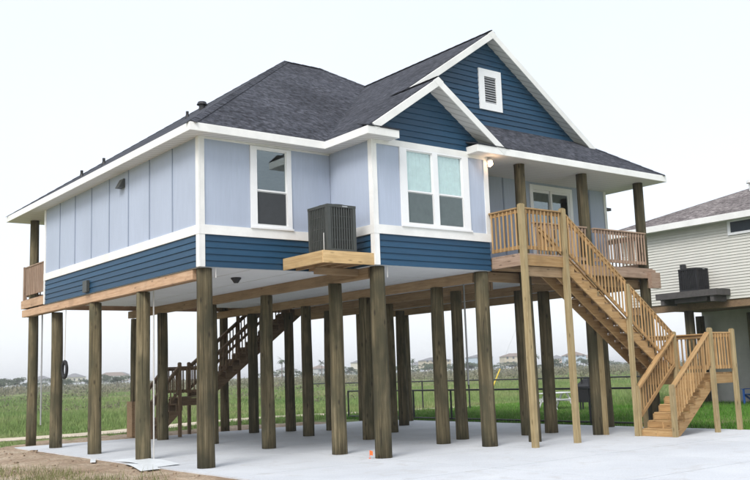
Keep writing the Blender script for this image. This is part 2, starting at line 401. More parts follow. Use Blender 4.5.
# ------------------------------------------------------------------ dimensions fitted from the photograph (metres)
W1, W2, W4, PB = 3.38, 6.88, 13.33, 1.62         # inner corner, bay right corner, house right wall, bay projection
LW, LB = 9.86, 12.0                              # rear wall, rear porch edge
ZB, Z1, Z2, ZE, ZF = 4.12, 4.81, 5.01, 6.92, 7.10   # skirt bottom, belt trim, soffit, roof edge
OV, SL = 0.38, 0.686
YP = -PB - OV                                     # front edge of bay and porch roof
YG = -0.37                                        # big gable wall
YD = -PB - 1.04                                   # front of the entrance deck
ZD = 4.43                                         # deck and floor level
YW = -0.12                                        # porch back wall
RX = W4 + OV
GX = (W1 - OV + RX) / 2                           # big gable ridge
YC = (LB) / 2                                     # main ridge
BX = (W1 - OV + (W2 + OV - 0.06)) / 2             # bay gable ridge

# ------------------------------------------------------------------ ground
def sheet(name, pts, z, mat, parent=None):
    me = mesh(name, [(x, y, z) for x, y in pts], [tuple(range(len(pts)))])
    if me.polygons[0].normal.z < 0: me.flip_normals()
    o = link(name, me, mat, parent); o['kind'] = 'structure'; return o
NG = 96
gx = np.concatenate([np.linspace(-3000, -90, 10), np.linspace(-80, 160, NG), np.linspace(180, 5000, 12)])
gy = np.concatenate([np.linspace(-400, -40, 6), np.linspace(-30, 240, NG), np.linspace(260, 6000, 12)])
vs = []; 
for yy in gy:
    for xx in gx:
        far = max(0.0, min(1.0, (math.hypot(xx - 8, yy - 3) - 24) / 50))
        vs.append((xx, yy, (-0.3 if (xx < 9.5 and yy < 9.5) else -0.06) + far * (0.22 * math.sin(xx * 0.13 + 1) * math.cos(yy * 0.11) + 0.12 * math.sin(xx * 0.31 + yy * 0.27))))
nx = len(gx)
link('ground', mesh('ground', vs, [(j * nx + i, j * nx + i + 1, (j + 1) * nx + i + 1, (j + 1) * nx + i) for j in range(len(gy) - 1) for i in range(nx - 1)]), 'field', kind='structure')
def wobbly(x0, x1, y0, y1, n=40, a=0.35):
    pts = []
    for i in range(n): pts.append((x0 + (x1 - x0) * i / n, y0 + random.uniform(-a, a)))
    for i in range(n): pts.append((x1 + random.uniform(-a, a), y0 + (y1 - y0) * i / n))
    for i in range(n): pts.append((x1 - (x1 - x0) * i / n, y1 + random.uniform(-a, a)))
    for i in range(n): pts.append((x0 + random.uniform(-a, a), y1 - (y1 - y0) * i / n))
    return pts
# bare soil: a bumpy skirt round the slab
def soil(x, y): return -0.025 + 0.035 * math.sin(x * 1.9 + 0.7 * y) * math.sin(y * 1.3 - 0.5 * x) + 0.018 * math.sin(5.1 * x + 2 * y) * math.cos(4.3 * y)
sx = np.arange(-16, 12.01, 0.28); sy = np.arange(-18, 14.6, 0.28)
vs = [(x, y, soil(x, y) if not (-0.6 < x < 13.6 and -15 < y < 11.2) else -0.03) for y in sy for x in sx]
nx = len(sx); fs = []
for j in range(len(sy) - 1):
    for i in range(nx - 1):
        x, y = sx[i], sy[j]
        edge = 12.6 + 0.9 * math.sin(x * 0.8) if x < 1.2 else 14.0 + 0.4 * math.sin(x)
        if y < edge: fs.append((j * nx + i, j * nx + i + 1, (j + 1) * nx + i + 1, (j + 1) * nx + i))
o = link('soil', mesh('soil', vs, fs), 'dirt', kind='structure')
for pl in o.data.polygons: pl.use_smooth = True
# concrete slab: pours with sawn joints between them
slab = bpy.data.objects.new('concrete_slab', None); COL.objects.link(slab); slab['kind'] = 'structure'; slab.location = (6, 0, 0)
xs_ = [-0.36, 3.4, 6.8, 10.2, 13.55]; ys_ = [-16.0, -12.0, -8.0, -4.9, -1.9, 1.4, 4.8, 8.2, 11.3]
for i in range(4):
    for j in range(8):
        box('slab_bay', xs_[i] + 0.009, xs_[i + 1] - 0.009, ys_[j] + 0.009, ys_[j + 1] - 0.009, -0.16, 0.0, 'concrete', slab)
# sandy track behind the house
tr = [(-30, 21.5), (-21, 20.0), (-13, 18.7), (-6, 17.6), (0.0, 16.7), (4.5, 16.6), (9, 18.6), (14, 19.6), (19, 17.8), (26, 15.6)]
def track(name, pts, wd, z):
    L = []; Rr = []
    for i, (x, y) in enumerate(pts):
        a = Vector(pts[max(0, i - 1)]); b = Vector(pts[min(len(pts) - 1, i + 1)]); d = (b - a).normalized(); nrm = Vector((-d.y, d.x))
        L.append((x + nrm.x * wd, y + nrm.y * wd)); Rr.append((x - nrm.x * wd, y - nrm.y * wd))
    v = [(x, y, z) for x, y in L] + [(x, y, z) for x, y in Rr]; n = len(L)
    o = link(name, mesh(name, v, [(n + i, n + i + 1, i + 1, i) for i in range(n - 1)]), 'sand', kind='structure'); return o
def smooth(pts, k=6):
    r = []
    for i in range(len(pts) - 1):
        p0 = Vector(pts[max(0, i - 1)]); p1 = Vector(pts[i]); p2 = Vector(pts[i + 1]); p3 = Vector(pts[min(len(pts) - 1, i + 2)])
        for q in range(k):
            s = q / k
            r.append(tuple(0.5 * ((2 * p1) + (p2 - p0) * s + (2 * p0 - 5 * p1 + 4 * p2 - p3) * s * s + (3 * p1 - p0 - 3 * p2 + p3) * s ** 3)))
    r.append(tuple(pts[-1])); return r
TR = smooth(tr)
track('sandy_track', TR, 1.0, -0.045)

# ------------------------------------------------------------------ grass (uncountable: one object each)
def blades(name, x, y, z, h, wd, mat, lean=0.5, label=None):
    n = len(x); a = RNG.uniform(0, 6.283, n); la = RNG.uniform(0, 6.283, n); ll = h * RNG.uniform(0, lean, n)
    V = np.empty((n, 3, 3), np.float32)
    V[:, 0, 0] = x - np.cos(a) * wd; V[:, 0, 1] = y - np.sin(a) * wd; V[:, 0, 2] = z
    V[:, 1, 0] = x + np.cos(a) * wd; V[:, 1, 1] = y + np.sin(a) * wd; V[:, 1, 2] = z
    V[:, 2, 0] = x + np.cos(la) * ll; V[:, 2, 1] = y + np.sin(la) * ll; V[:, 2, 2] = z + h
    me = bpy.data.meshes.new(name); me.vertices.add(3 * n); me.vertices.foreach_set('co', V.ravel())
    me.loops.add(3 * n); me.loops.foreach_set('vertex_index', np.arange(3 * n, dtype=np.int32))
    me.polygons.add(n); me.polygons.foreach_set('loop_start', np.arange(0, 3 * n, 3, dtype=np.int32))
    me.update(calc_edges=True)
    o = link(name, me, mat, kind='stuff')
    if label: o['label'] = label; o['category'] = 'grass'
    return o
TRn = np.array(TR)
def off_track(x, y, d=1.05):
    k = np.full(len(x), 1e9)
    for px, py in TRn: k = np.minimum(k, np.hypot(x - px, y - py))
    return k > d
# lawn between the slab and the neighbour
n = 120000
x = RNG.uniform(13.65, 40, n); y = RNG.uniform(-9, 16, n)
blades('lawn', x, y, np.full(n, -0.05), RNG.uniform(0.07, 0.17, n), RNG.uniform(0.008, 0.02, n), 'lawn_grass', 0.7, 'mown bright green lawn between slab and white house')
# meadow behind
n = 420000
d = RNG.uniform(0, 1, n) ** 1.3 * 120 + 29; ang = RNG.uniform(-0.62, 0.62, n) + math.atan2(FWD.x, FWD.y)
x = CAM.x + np.sin(ang) * d; y = CAM.y + np.cos(ang) * d
k = ((y > 14.6 + 0.4 * np.sin(x)) | (x > 13.7) | ((x < 0.9) & (y > 12.7 + 0.9 * np.sin(x * 0.8)))) & off_track(x, y) & ~((x > 22) & (x < 35) & (y < 8))
x, y, d = x[k], y[k], d[k]
cl = 0.5 + 0.5 * np.sin(x * 0.23 + 2 * np.sin(y * 0.11)) * np.cos(y * 0.19 + np.sin(x * 0.13))
h = (0.10 + 0.30 * cl) * RNG.uniform(0.6, 1.3, len(x)) * np.clip((np.hypot(x - 6, y - 6)) / 18, 0.35, 1.2)
h *= np.clip(d / 60, 0.55, 1.0)
blades('meadow', x, y, np.full(len(x), -0.12), h + 0.08, RNG.uniform(0.010, 0.024, len(x)) * (0.35 + d / 55), 'meadow_grass', 0.6, 'rough green meadow grass behind the house')
# weeds on the bare soil at left and along the slab
cx = RNG.uniform(-6, -0.6, 140); cy = np.where(RNG.uniform(0, 1, 140) < 0.55, RNG.uniform(-2.5, 3.6, 140), RNG.uniform(3.6, 14.5, 140))
keep = ((cx < -1.9 - 0.1 * cy) & (cy < 4)) | (cy > 10.8) | (RNG.uniform(0, 1, 140) < 0.10)
cx, cy = cx[keep], cy[keep]
xx = np.repeat(cx, 90) + RNG.normal(0, 0.22, len(cx) * 90); yy = np.repeat(cy, 90) + RNG.normal(0, 0.3, len(cx) * 90)
k = (xx < -0.45) & ~((xx > -1.5) & (yy > 0.3) & (yy < 5.0))
xx, yy = xx[k], yy[k]
blades('weeds', xx, yy, np.full(len(xx), -0.06), RNG.uniform(0.08, 0.24, len(xx)), RNG.uniform(0.004, 0.009, len(xx)), 'weeds', 0.8, 'straggly weeds on bare soil beside the slab')
# scrub: low dry brush towards the horizon, clumped
cl_n = 2600
cd_ = 62 + 380 * RNG.uniform(0, 1, cl_n) ** 1.3; ca = RNG.uniform(-0.56, 0.56, cl_n) + math.atan2(FWD.x, FWD.y)
cx = CAM.x + np.sin(ca) * cd_; cy = CAM.y + np.cos(ca) * cd_; ch = RNG.uniform(0.35, 1.15, cl_n) * np.clip(cd_ / 130, 0.6, 2.2); cw = ch * RNG.uniform(0.9, 2.6, cl_n)
k = ~((ca > math.atan2(FWD.x, FWD.y) + 0.0) & (cd_ < 105)); cx, cy, ch, cw, cd_ = cx[k], cy[k], ch[k], cw[k], cd_[k]
m_ = 70; th = RNG.uniform(0, 6.283, (len(cx), m_)); rr = np.sqrt(RNG.uniform(0, 1, (len(cx), m_))); zz = RNG.uniform(-0.1, 1, (len(cx), m_)) * np.sqrt(1 - 0.85 * rr ** 2)
x = (cx[:, None] + cw[:, None] * rr * np.cos(th)).ravel(); y = (cy[:, None] + cw[:, None] * rr * np.sin(th)).ravel()
z = (ch[:, None] * zz - 0.25).ravel(); hh = (np.repeat(ch, m_) * RNG.uniform(0.12, 0.34, len(x))); ww = np.repeat(ch, m_) * RNG.uniform(0.05, 0.13, len(x))
blades('scrub', x, y, z, hh, ww, 'dry_scrub', 1.2, 'dry grey green brush towards the horizon')

# loose stones on the soil
xx = []; mb = MB()
for i in range(420):
    x = random.uniform(-6.5, -0.5); y = random.uniform(-3.5, 12.0); r = random.choice((0.012, 0.02, 0.03, 0.05))
    z = soil(x, y); pts = []
    for sgz in (-0.5, 1):
        for a in range(5): pts.append((x + r * random.uniform(.6, 1.2) * math.cos(a * 1.2566 + sgz), y + r * random.uniform(.6, 1.2) * math.sin(a * 1.2566 + sgz), z + sgz * r * 0.6))
    mb.add(pts, [(0, 1, 2, 3, 4), (5, 6, 7, 8, 9)] + [(i2, (i2 + 1) % 5, 5 + (i2 + 1) % 5, 5 + i2) for i2 in range(5)])
o = mb.build('gravel', 'dirt', None, 'stuff')

# ================================================================== THE HOUSE
H = thing('stilt_house', 'blue and pale grey house raised on round timber pilings with dark shingled roof', 'house', (6.5, 5.0, 0))

# --- roof
ROOF = None
def zf(kind, x, y):
    return {'L': ZF + SL * (x + OV), 'F': ZF + SL * (y + OV), 'R': ZF + SL * (RX - x), 'B': ZF + SL * (LB + OV - y),
            'GL': ZF + SL * (x - (W1 - OV)), 'SR': ZF + SL * (BX - (W1 - OV)) - SL * (x - BX), 'P': ZF + SL * (y - YP)}[kind]
def roof_plane(name, kind, pts, parent, mat='shingles', th=0.05, f=None):
    f = f or (lambda x, y: zf(kind, x, y))
    n = len(pts); V = [Vector((x, y, f(x, y))) for x, y in pts]
    bot = [v - Vector((0, 0, th)) for v in V]
    area = sum(pts[i][0] * pts[(i + 1) % n][1] - pts[(i + 1) % n][0] * pts[i][1] for i in range(n))
    top = list(range(n)) if area > 0 else list(reversed(range(n)))
    fs = [tuple(top), tuple(n + i for i in reversed(top))]
    for a in range(n):
        i, j = top[a], top[(a + 1) % n]; fs.append((i, n + i, n + j, j))
    me = mesh(name, V + bot, fs)
    nrm = me.polygons[0].normal.copy()
    U = Vector((0, 0, 1)).cross(nrm).normalized(); W = nrm.cross(U)
    uv = me.uv_layers.new(name='UVMap')
    for lp in me.loops:
        co = me.vertices[lp.vertex_index].co; uv.data[lp.index].uv = (co.dot(U), co.dot(W))
    return link(name, me, mat, parent)
yt = YC + 0.0
zr = ZF + SL * (YC + OV); x_l = YC; x_r = RX - (YC + OV)
ym = -OV + (GX - (W1 - OV))                       # where the big gable's ridge meets the main front slope
YR = YG - 0.30                                    # rake edge of the big gable
ROOF = roof_plane('roof', 'F', [(-OV, -OV), (W1 - OV, -OV), (GX, ym), (x_r, YC), (x_l, YC)], H)
roof_plane('roof_slope', 'L', [(-OV, -OV), (-OV, LB + OV), (x_l, YC)], ROOF)
roof_plane('roof_slope', 'B', [(RX, LB + OV), (-OV, LB + OV), (x_l, YC), (x_r, YC)], ROOF)
xh = RX - (YR - YP)
roof_plane('roof_slope', 'R', [(RX, YP), (xh, YR), (GX, YR), (GX, ym), (x_r, YC), (RX, LB + OV)], ROOF)
roof_plane('gable_slope', 'GL', [(W1 - OV, -OV), (W1 - OV, YP), (BX, YP), (BX, YR), (GX, YR), (GX, ym)], ROOF)
xe = 2 * BX - (W1 - OV)                           # right foot of the bay gable
roof_plane('bay_gable_slope', 'SR', [(BX, YP), (xe, YP), (xe - (YG - YP), YG), (BX, YG)], ROOF)
roof_plane('porch_slope', 'P', [(xe, YP), (RX, YP), (RX - (YG - YP), YG), (xe - (YG - YP), YG)], ROOF)
# ridge and hip caps
def cap(p0, p1):
    p0 = Vector(p0); p1 = Vector(p1)
    L = (p1 - p0).length; k = int(L / 0.3)
    mb = MB(); d = (p1 - p0) / k; side = d.cross(Vector((0, 0, 1))).normalized() * 0.13
    for i in range(k):
        a = p0 + d * i; b = p0 + d * (i + 1.05); lift0 = Vector((0, 0, 0.024)); lift1 = Vector((0, 0, 0.014))
        dn = Vector((0, 0, 0.062))
        for s_ in (1, -1):
            mb.hexa([a + lift0, a + lift0 - Vector((0, 0, .012)), a + lift0 + side * s_ - dn, a + lift0 + side * s_ - dn - Vector((0, 0, .012)),
                     b + lift1, b + lift1 - Vector((0, 0, .012)), b + lift1 + side * s_ - dn, b + lift1 + side * s_ - dn - Vector((0, 0, .012))])
    me = mesh('ridge_cap', mb.v, mb.f); uvl = me.uv_layers.new(name='UVMap')
    for lp in me.loops:
        co = me.vertices[lp.vertex_index].co; uvl.data[lp.index].uv = (co.x + co.y, co.z * 1.7)
    link('ridge_cap', me, 'shingles', ROOF)
cap((-OV, -OV, ZF), (x_l, YC, zr)); cap((-OV, LB + OV, ZF), (x_l, YC, zr)); cap((x_l, YC, zr), (x_r, YC, zr))
cap((RX, LB + OV, ZF), (x_r, YC, zr)); zg = zf('R', GX, 0); cap((GX, YR, zg), (GX, ym, zg)); cap((GX, ym, zg), (x_r, YC, zr))
cap((RX, YP, ZF), (xh, YR, zf('R', xh, 0)))
cap((BX, YP, zf('GL', BX, 0)), (BX, YG, zf('GL', BX, 0)))
# fascia boards and soffits
ft = 0.03
def fascia(p0, p1):
    lumber('fascia', p0, p1, ft, 0.175, 'white_trim', ROOF)
zc = ZF - 0.105
fascia((-OV - ft / 2, -OV - ft, zc), (-OV - ft / 2, LB + OV + ft, zc))
fascia((-OV, -OV - ft / 2, zc), (W1 - OV - ft, -OV - ft / 2, zc))
fascia((W1 - OV - ft / 2, YP - ft, zc), (W1 - OV - ft / 2, -OV, zc))
fascia((W1 - OV, YP - ft / 2, zc), (W1 + 0.47, YP - ft / 2, zc))
fascia((W1 + 0.47 - ft / 2, YP, zc), (W1 + 0.47 - ft / 2, -PB, zc))
fascia((6.25, YP - ft / 2, zc), (RX + ft, YP - ft / 2, zc))
fascia((6.25 + ft / 2, -PB, zc), (6.25 + ft / 2, YP, zc))
fascia((RX + ft / 2, YP, zc), (RX + ft / 2, LB + OV, zc))
fascia((-OV, LB + OV + ft / 2, zc), (RX + ft, LB + OV + ft / 2, zc))
# little sloped caps over the two eave returns
for (a, b) in ((W1 - OV, W1 + 0.47), (6.25, 7.3)):
    mb = MB(); mb.hexa([(a - 0.02, YP - 0.05, ZF - 0.013), (a - 0.02, YP - 0.05, ZF + 0.007), (a - 0.02, -PB - 0.03, ZF + 0.09), (a - 0.02, -PB - 0.03, ZF + 0.11),
                        (b + 0.02, YP - 0.05, ZF - 0.013), (b + 0.02, YP - 0.05, ZF + 0.007), (b + 0.02, -PB - 0.03, ZF + 0.09), (b + 0.02, -PB - 0.03, ZF + 0.11)])
    me = mesh('return_cap', mb.v, mb.f); me.uv_layers.new(name='UVMap'); link('return_cap', me, 'shingles', ROOF)
def soffit(x0, x1, y0, y1, name='soffit'):
    box(name, x0, x1, y0, y1, ZE - 0.012, ZE, 'soffit_vinyl', ROOF)
soffit(-OV, 0.0, -OV, LB + OV); soffit(0.0, W1 - OV, -OV, 0.0)
soffit(W1 - OV, W1, YP, 0.0); soffit(W1, W1 + 0.45, YP, -PB); soffit(6.27, W2, YP, -PB)
soffit(W2, RX, YP, YW, 'porch_ceiling'); soffit(W4, RX, YW, LB + OV); soffit(0.0, W4, LW, LB + OV, 'porch_ceiling')
# rake boards with soffits beneath them, on both gables
def rake(xa, za, xb, zb, y0, y1):
    """sloping board on plane y0, soffit back to y1"""
    dv = Vector((xb - xa, 0, zb - za)).normalized(); dn = Vector((-dv.z, 0, dv.x)); dn = dn if dn.z > 0 else -dn
    o_ = dn * -0.105
    lumber('rake_board', Vector((xa, y0 - 0.018, za)) + o_, Vector((xb, y0 - 0.018, zb)) + o_, 0.036, 0.17, 'white_trim', ROOF, up=dn)
    o2 = dn * -0.175
    lumber('rake_soffit', Vector((xa, (y0 + y1) / 2, za)) + o2, Vector((xb, (y0 + y1) / 2, zb)) + o2, abs(y1 - y0), 0.014, 'soffit_vinyl', ROOF, up=dn)
zb_ = zf('GL', BX, 0)
rake(W1 - OV + 0.10, ZF + 0.072, BX, zb_, YP, -PB); rake(BX, zb_, xe + 0.05, zf('SR', xe, 0) - 0.03, YP, -PB)
for ax_, az_, ay_ in ((BX, zb_, YP), (GX, zg, YR)):
    hw_ = 0.15; mb = MB()
    mb.add([(ax_, yy, az_ - 0.012) for yy in (ay_ - 0.040, ay_ + 0.02)] + [(ax_ - hw_, yy, az_ - 0.012 - SL * hw_) for yy in (ay_ - 0.040, ay_ + 0.02)]
           + [(ax_, yy, az_ - 0.24) for yy in (ay_ - 0.040, ay_ + 0.02)] + [(ax_ + hw_, yy, az_ - 0.012 - SL * hw_) for yy in (ay_ - 0.040, ay_ + 0.02)],
           [(0, 2, 4, 6), (1, 3, 5, 7), (0, 1, 3, 2), (2, 3, 5, 4), (4, 5, 7, 6), (6, 7, 1, 0)])
    mb.build('rake_peak', 'white_trim', ROOF)
xk = 3.9
rake(xk + 0.9, zf('GL', xk + 0.9, 0), GX, zg, YR, YG); rake(GX, zg, xh + 0.06, zf('R', xh + 0.06, 0), YR, YG)
# vent pipes and turtle vents on the left slope
def stack(x, y, h=0.17, r=0.04):
    mb = MB(); z = zf('L', x, y); mb.tube((x, y, z - 0.1), (x, y, z + h), r, n=10); mb.tube((x, y, z - 0.03), (x, y, z + 0.07), r * 1.8, r * 1.1, 10); mb.build('vent_pipe', 'dark_metal', ROOF)
for q in ((0.35, 7.9), (0.72, 7.2), (2.35, 5.3)): stack(*q)
mb = MB(); z = zf('L', 2.6, 4.9); mb.tube((2.6, 4.9, z - 0.1), (2.6, 4.9, z + 0.12), 0.09, n=12); mb.tube((2.6, 4.9, z + 0.12), (2.6, 4.9, z + 0.20), 0.15, 0.11, 12); mb.build('roof_vent', 'dark_metal', ROOF)

# --- walls
FR = Face('y', 0.0, -1); BAY = Face('y', -PB, -1); LF = Face('x', 0.0, -1); BL = Face('x', W1, -1)
BR = Face('x', W2, 1); PW = Face('y', YW, -1); RT = Face('x', W4, 1); BK = Face('y', LW, 1)
TH = 0.12
def wall(F, u0, u1, z0, z1, openings, skirt=True):
    mb = MB(); us = sorted({u0, u1, *[o[0] for o in openings], *[o[1] for o in openings]})
    for a, b in zip(us, us[1:]):
        op = [o for o in openings if o[0] <= a + 1e-6 and o[1] >= b - 1e-6]
        zz = z0
        for o in sorted(op, key=lambda q: q[2]):
            if o[2] > zz: F.quad(mb, a, b, zz, a, b, o[2], -TH, 0)
            zz = o[3]
        if z1 > zz: F.quad(mb, a, b, zz, a, b, z1, -TH, 0)
    return mb.build('wall', 'wall_paint', H)
def laps(F, wallo, u0, u1, z0, z1, k):
    s = (z1 - z0) / k
    for i in range(k):
        mb = MB(); a = z0 + i * s; F.quad(mb, u0, u1, a, u0, u1, a + s + 0.012, 0.001, 0.030, 0.001, 0.006)
        mb.build('lap_board', 'navy_board', wallo)
def panels(F, wallo, cuts, z0, z1, skip=(), batten=0.045):
    for i, (a, b) in enumerate(zip(cuts, cuts[1:])):
        if i in skip: continue
        F.box('siding_panel', a + 0.003, b - 0.003, z0, z1, 0.001, 0.012, 'wall_paint', wallo)
    for c in cuts[1:-1]:
        F.box('batten', c - batten / 2, c + batten / 2, z0, z1, 0.0125, 0.026, 'batten_paint', wallo)
def trim(F, wallo, u0, u1, z0, z1, n1=0.04, name='trim_board', n0=0.0015):
    return F.box(name, u0, u1, z0, z1, n0, n1, 'white_trim', wallo)
def window(F, u0, u1, z0, z1, lights, zm, curtains=True, zt=None, screen='screen_mesh'):
    """casing, then for each light: white sash bars, upper and lower pane, screen on the lower one"""
    mb = MB(); zg1 = zt
    us = [u0] + [v for l in lights for v in l] + [u1]
    for i in range(0, len(us), 2): F.quad(mb, us[i], us[i + 1], z0, us[i], us[i + 1], z1, -0.05, 0.045)
    for a, b in lights:
        F.quad(mb, a, b, z0, a, b, z0 + 0.09, -0.05, 0.0435); F.quad(mb, a, b, zg1, a, b, z1, -0.05, 0.0435)
    W = mb.build('window', 'vinyl_white', H)
    F.box('sill', u0 - 0.02, u1 + 0.02, z0 - 0.012, z0 + 0.03, 0.046, 0.075, 'vinyl_white', W)
    for a, b in lights:
        mb = MB(); s = 0.022
        for (p, q, r_, t_, n_) in ((z0 + 0.09, zm, -0.045, -0.012, 0), (zm, zg1, -0.025, 0.012, 1)):
            F.quad(mb, a, a + s, p, a, a + s, q, r_, t_); F.quad(mb, b - s, b, p, b - s, b, q, r_, t_)
            F.quad(mb, a + s, b - s, p, a + s, b - s, p + s * (1.6 if n_ else 1), r_, t_); F.quad(mb, a + s, b - s, q - s * (1 if n_ else 1.6), a + s, b - s, q, r_, t_)
        mb.build('sash', 'vinyl_white', W)
        F.box('pane', a + s, b - s, z0 + 0.09 + s, zm - s, -0.034, -0.028, 'window_glass', W)
        F.box('pane', a + s, b - s, zm + s, zg1 - s, -0.012, -0.006, 'window_glass', W)
        F.box('insect_screen', a + s, b - s, z0 + 0.09 + s, zm - s, 0.002, 0.004, screen, W)
        if curtains:
            mb = MB(); k = 14
            for i in range(k):
                p, q = a + (b - a) * i / k, a + (b - a) * (i + 1) / k; dn = 0.006 * (i % 2)
                F.quad(mb, p, q, zm + 0.02, p, q, zg1 + 0.03, -0.040 - dn, -0.031 - dn)
            mb.build('curtain', 'curtain', W)
    return W
MW = (1.22, 2.28, 5.02, 6.86)
BW = (4.14, 6.26, 5.02, 6.83)
SDR = (10.04, 11.82, ZD + 0.03, 6.84)
# left wall
wl = wall(LF, 0.0, LW, ZB, ZE, [])
cuts = [0.1] + [1.27 + 1.217 * i for i in range(7)] + [LW - 0.1]
panels(LF, wl, cuts, Z2, ZE); laps(LF, wl, 0.1, LW - 0.1, ZB, Z1, 5)
trim(LF, wl, -0.047, LW, Z1, Z2, 0.045, 'belt_trim'); trim(LF, wl, -0.04, 0.1, Z2, ZE, 0.04, 'corner_trim'); trim(LF, wl, -0.04, 0.1, ZB, Z1, 0.04, 'corner_trim')
trim(LF, wl, LW - 0.1, LW, Z2, ZE, 0.04, 'corner_trim'); trim(LF, wl, LW - 0.1, LW, ZB, Z1, 0.04, 'corner_trim')
# dryer hood and socket box on the left wall
mb = MB(); LF.quad(mb, 3.92, 4.18, 6.52, 3.92, 4.18, 6.74, 0.013, 0.17, 0.013, 0.05); mb.build('dryer_hood', 'condenser_paint', wl)
LF.box('outlet_box', 6.2, 6.5, 4.16, 4.46, 0.032, 0.11, 'condenser_paint', wl)
# main front wall
wf = wall(FR, 0.0, W1, ZB, ZE, [MW])
FR.box('siding_panel', 0.1, 1.215, Z2, ZE, 0.001, 0.012, 'wall_paint', wf); FR.box('siding_panel', 2.285, W1 - 0.02, Z2, ZE, 0.001, 0.012, 'wall_paint', wf)
laps(FR, wf, 0.1, W1, ZB, Z1, 5)
trim(FR, wf, 0.0015, W1 - 0.05, Z1, Z2, 0.045, 'belt_trim'); trim(FR, wf, 0.0015, 0.1, Z2, ZE - 0.05, 0.0385, 'corner_trim'); trim(FR, wf, 0.0015, 0.1, ZB, Z1, 0.0385, 'corner_trim')
trim(FR, wf, 0.0015, W1 - 0.03, ZE - 0.05, ZE, 0.035, 'frieze_board')
window(FR, 1.22, 2.28, 5.02, 6.86, [(1.38, 2.16)], 5.86, False, 6.81, 'screen_dark')
# bay: left return, front, right return
wbl = wall(BL, -PB, 0.0, ZB, ZE, [])
BL.box('siding_panel', -PB + 0.1, -0.02, Z2, ZE, 0.001, 0.012, 'wall_paint', wbl); laps(BL, wbl, -PB + 0.1, 0, ZB, Z1, 5)
trim(BL, wbl, -PB - 0.047, -0.046, Z1, Z2, 0.045, 'belt_trim'); trim(BL, wbl, -PB - 0.04, -PB + 0.1, Z2, ZE, 0.04, 'corner_trim'); trim(BL, wbl, -PB - 0.04, -PB + 0.1, ZB, Z1, 0.04, 'corner_trim')
wb = wall(BAY, W1, W2, ZB, ZF, [BW])
for a, b in ((W1 + 0.1, 4.137), (6.263, W2 - 0.1)): BAY.box('siding_panel', a, b, Z2, 6.83, 0.001, 0.012, 'wall_paint', wb)
laps(BAY, wb, W1 + 0.1, W2, ZB, Z1, 5)
trim(BAY, wb, W1 + 0.0015, W2 + 0.04, Z1, Z2, 0.045, 'belt_trim'); trim(BAY, wb, W1 + 0.0015, W1 + 0.1, Z2, 6.83, 0.0385, 'corner_trim'); trim(BAY, wb, W1 + 0.0015, W1 + 0.1, ZB, Z1, 0.0385, 'corner_trim')
trim(BAY, wb, W2 - 0.1, W2 + 0.04, Z2, 6.83, 0.0385, 'corner_trim')
trim(BAY, wb, W1 + 0.0015, W2 + 0.04, 6.832, 6.97, 0.042, 'frieze_board')
window(BAY, 4.14, 6.26, 5.02, 6.83, [(4.34, 5.12), (5.28, 6.06)], 5.83, True, 6.79)
wbr = wall(BR, -PB, YW, ZB, ZE, [])
BR.box('siding_panel', -PB + 0.1, YW - 0.01, Z2, ZE, 0.001, 0.012, 'wall_paint', wbr); trim(BR, wbr, -PB - 0.037, -PB + 0.1, Z2, ZE, 0.037, 'corner_trim'); laps(BR, wbr, -PB, YW, ZB, Z1, 5)
# porch back wall with the sliding door
wp = wall(PW, W2, W4, ZD - 0.31, ZE, [SDR])
panels(PW, wp, [W2 + 0.02, 7.9, 9.0, 10.03], ZD + 0.02, ZE); panels(PW, wp, [11.83, 12.6, W4 - 0.08], ZD + 0.02, ZE)
trim(PW, wp, W4 - 0.08, W4 + 0.03, ZD + 0.02, ZE, 0.035, 'corner_trim')
mb = MB()
for a, b in ((10.04, 10.16), (11.70, 11.82)): PW.quad(mb, a, b, ZD + 0.03, a, b, 6.84, -0.08, 0.035)
PW.quad(mb, 10.16, 11.70, 6.71, 10.16, 11.70, 6.84, -0.08, 0.0335); PW.quad(mb, 10.16, 11.70, ZD + 0.03, 10.16, 11.70, ZD + 0.10, -0.08, 0.0335)
DR = mb.build('sliding_door', 'vinyl_white', H)
for a, b, n0 in ((10.16, 10.96, -0.06), (10.90, 11.70, -0.02)):
    mb = MB()
    for p, q in ((a, a + 0.07), (b - 0.07, b)): PW.quad(mb, p, q, ZD + 0.10, p, q, 6.71, n0, n0 + 0.035)
    PW.quad(mb, a + 0.07, b - 0.07, ZD + 0.10, a + 0.07, b - 0.07, ZD + 0.2, n0, n0 + 0.034); PW.quad(mb, a + 0.07, b - 0.07, 6.64, a + 0.07, b - 0.07, 6.71, n0, n0 + 0.034)
    mb.build('door_leaf', 'vinyl_white', DR); PW.box('pane', a + 0.07, b - 0.07, ZD + 0.2, 6.64, n0 + 0.014, n0 + 0.02, 'window_glass', DR)
PW.box('door_handle', 10.93, 10.96, 5.35, 5.6, 0.018, 0.05, 'dark_metal', DR)
# right and rear walls
wr = wall(RT, YW, LW, ZB, ZE, [])
panels(RT, wr, [YW + 0.08] + [1.1 + 1.22 * i for i in range(7)] + [LW - 0.1], Z2, ZE); laps(RT, wr, 0.0, LW, ZB, Z1, 5); trim(RT, wr, 0.0, LW, Z1, Z2, 0.045, 'belt_trim')
wk = wall(BK, 0.0, W4, ZB, ZE, [(4.0, 5.8, ZD + 0.03, 6.6)])
panels(BK, wk, [0.1, 1.3, 2.5, 3.99], ZD + 0.02, ZE); panels(BK, wk, [5.81, 7.0, 8.2, 9.4, 10.6, 11.8, W4 - 0.02], ZD + 0.02, ZE)
BK.box('door_pane', 4.0, 5.8, ZD + 0.03, 6.6, -0.06, -0.05, 'window_glass', wk)
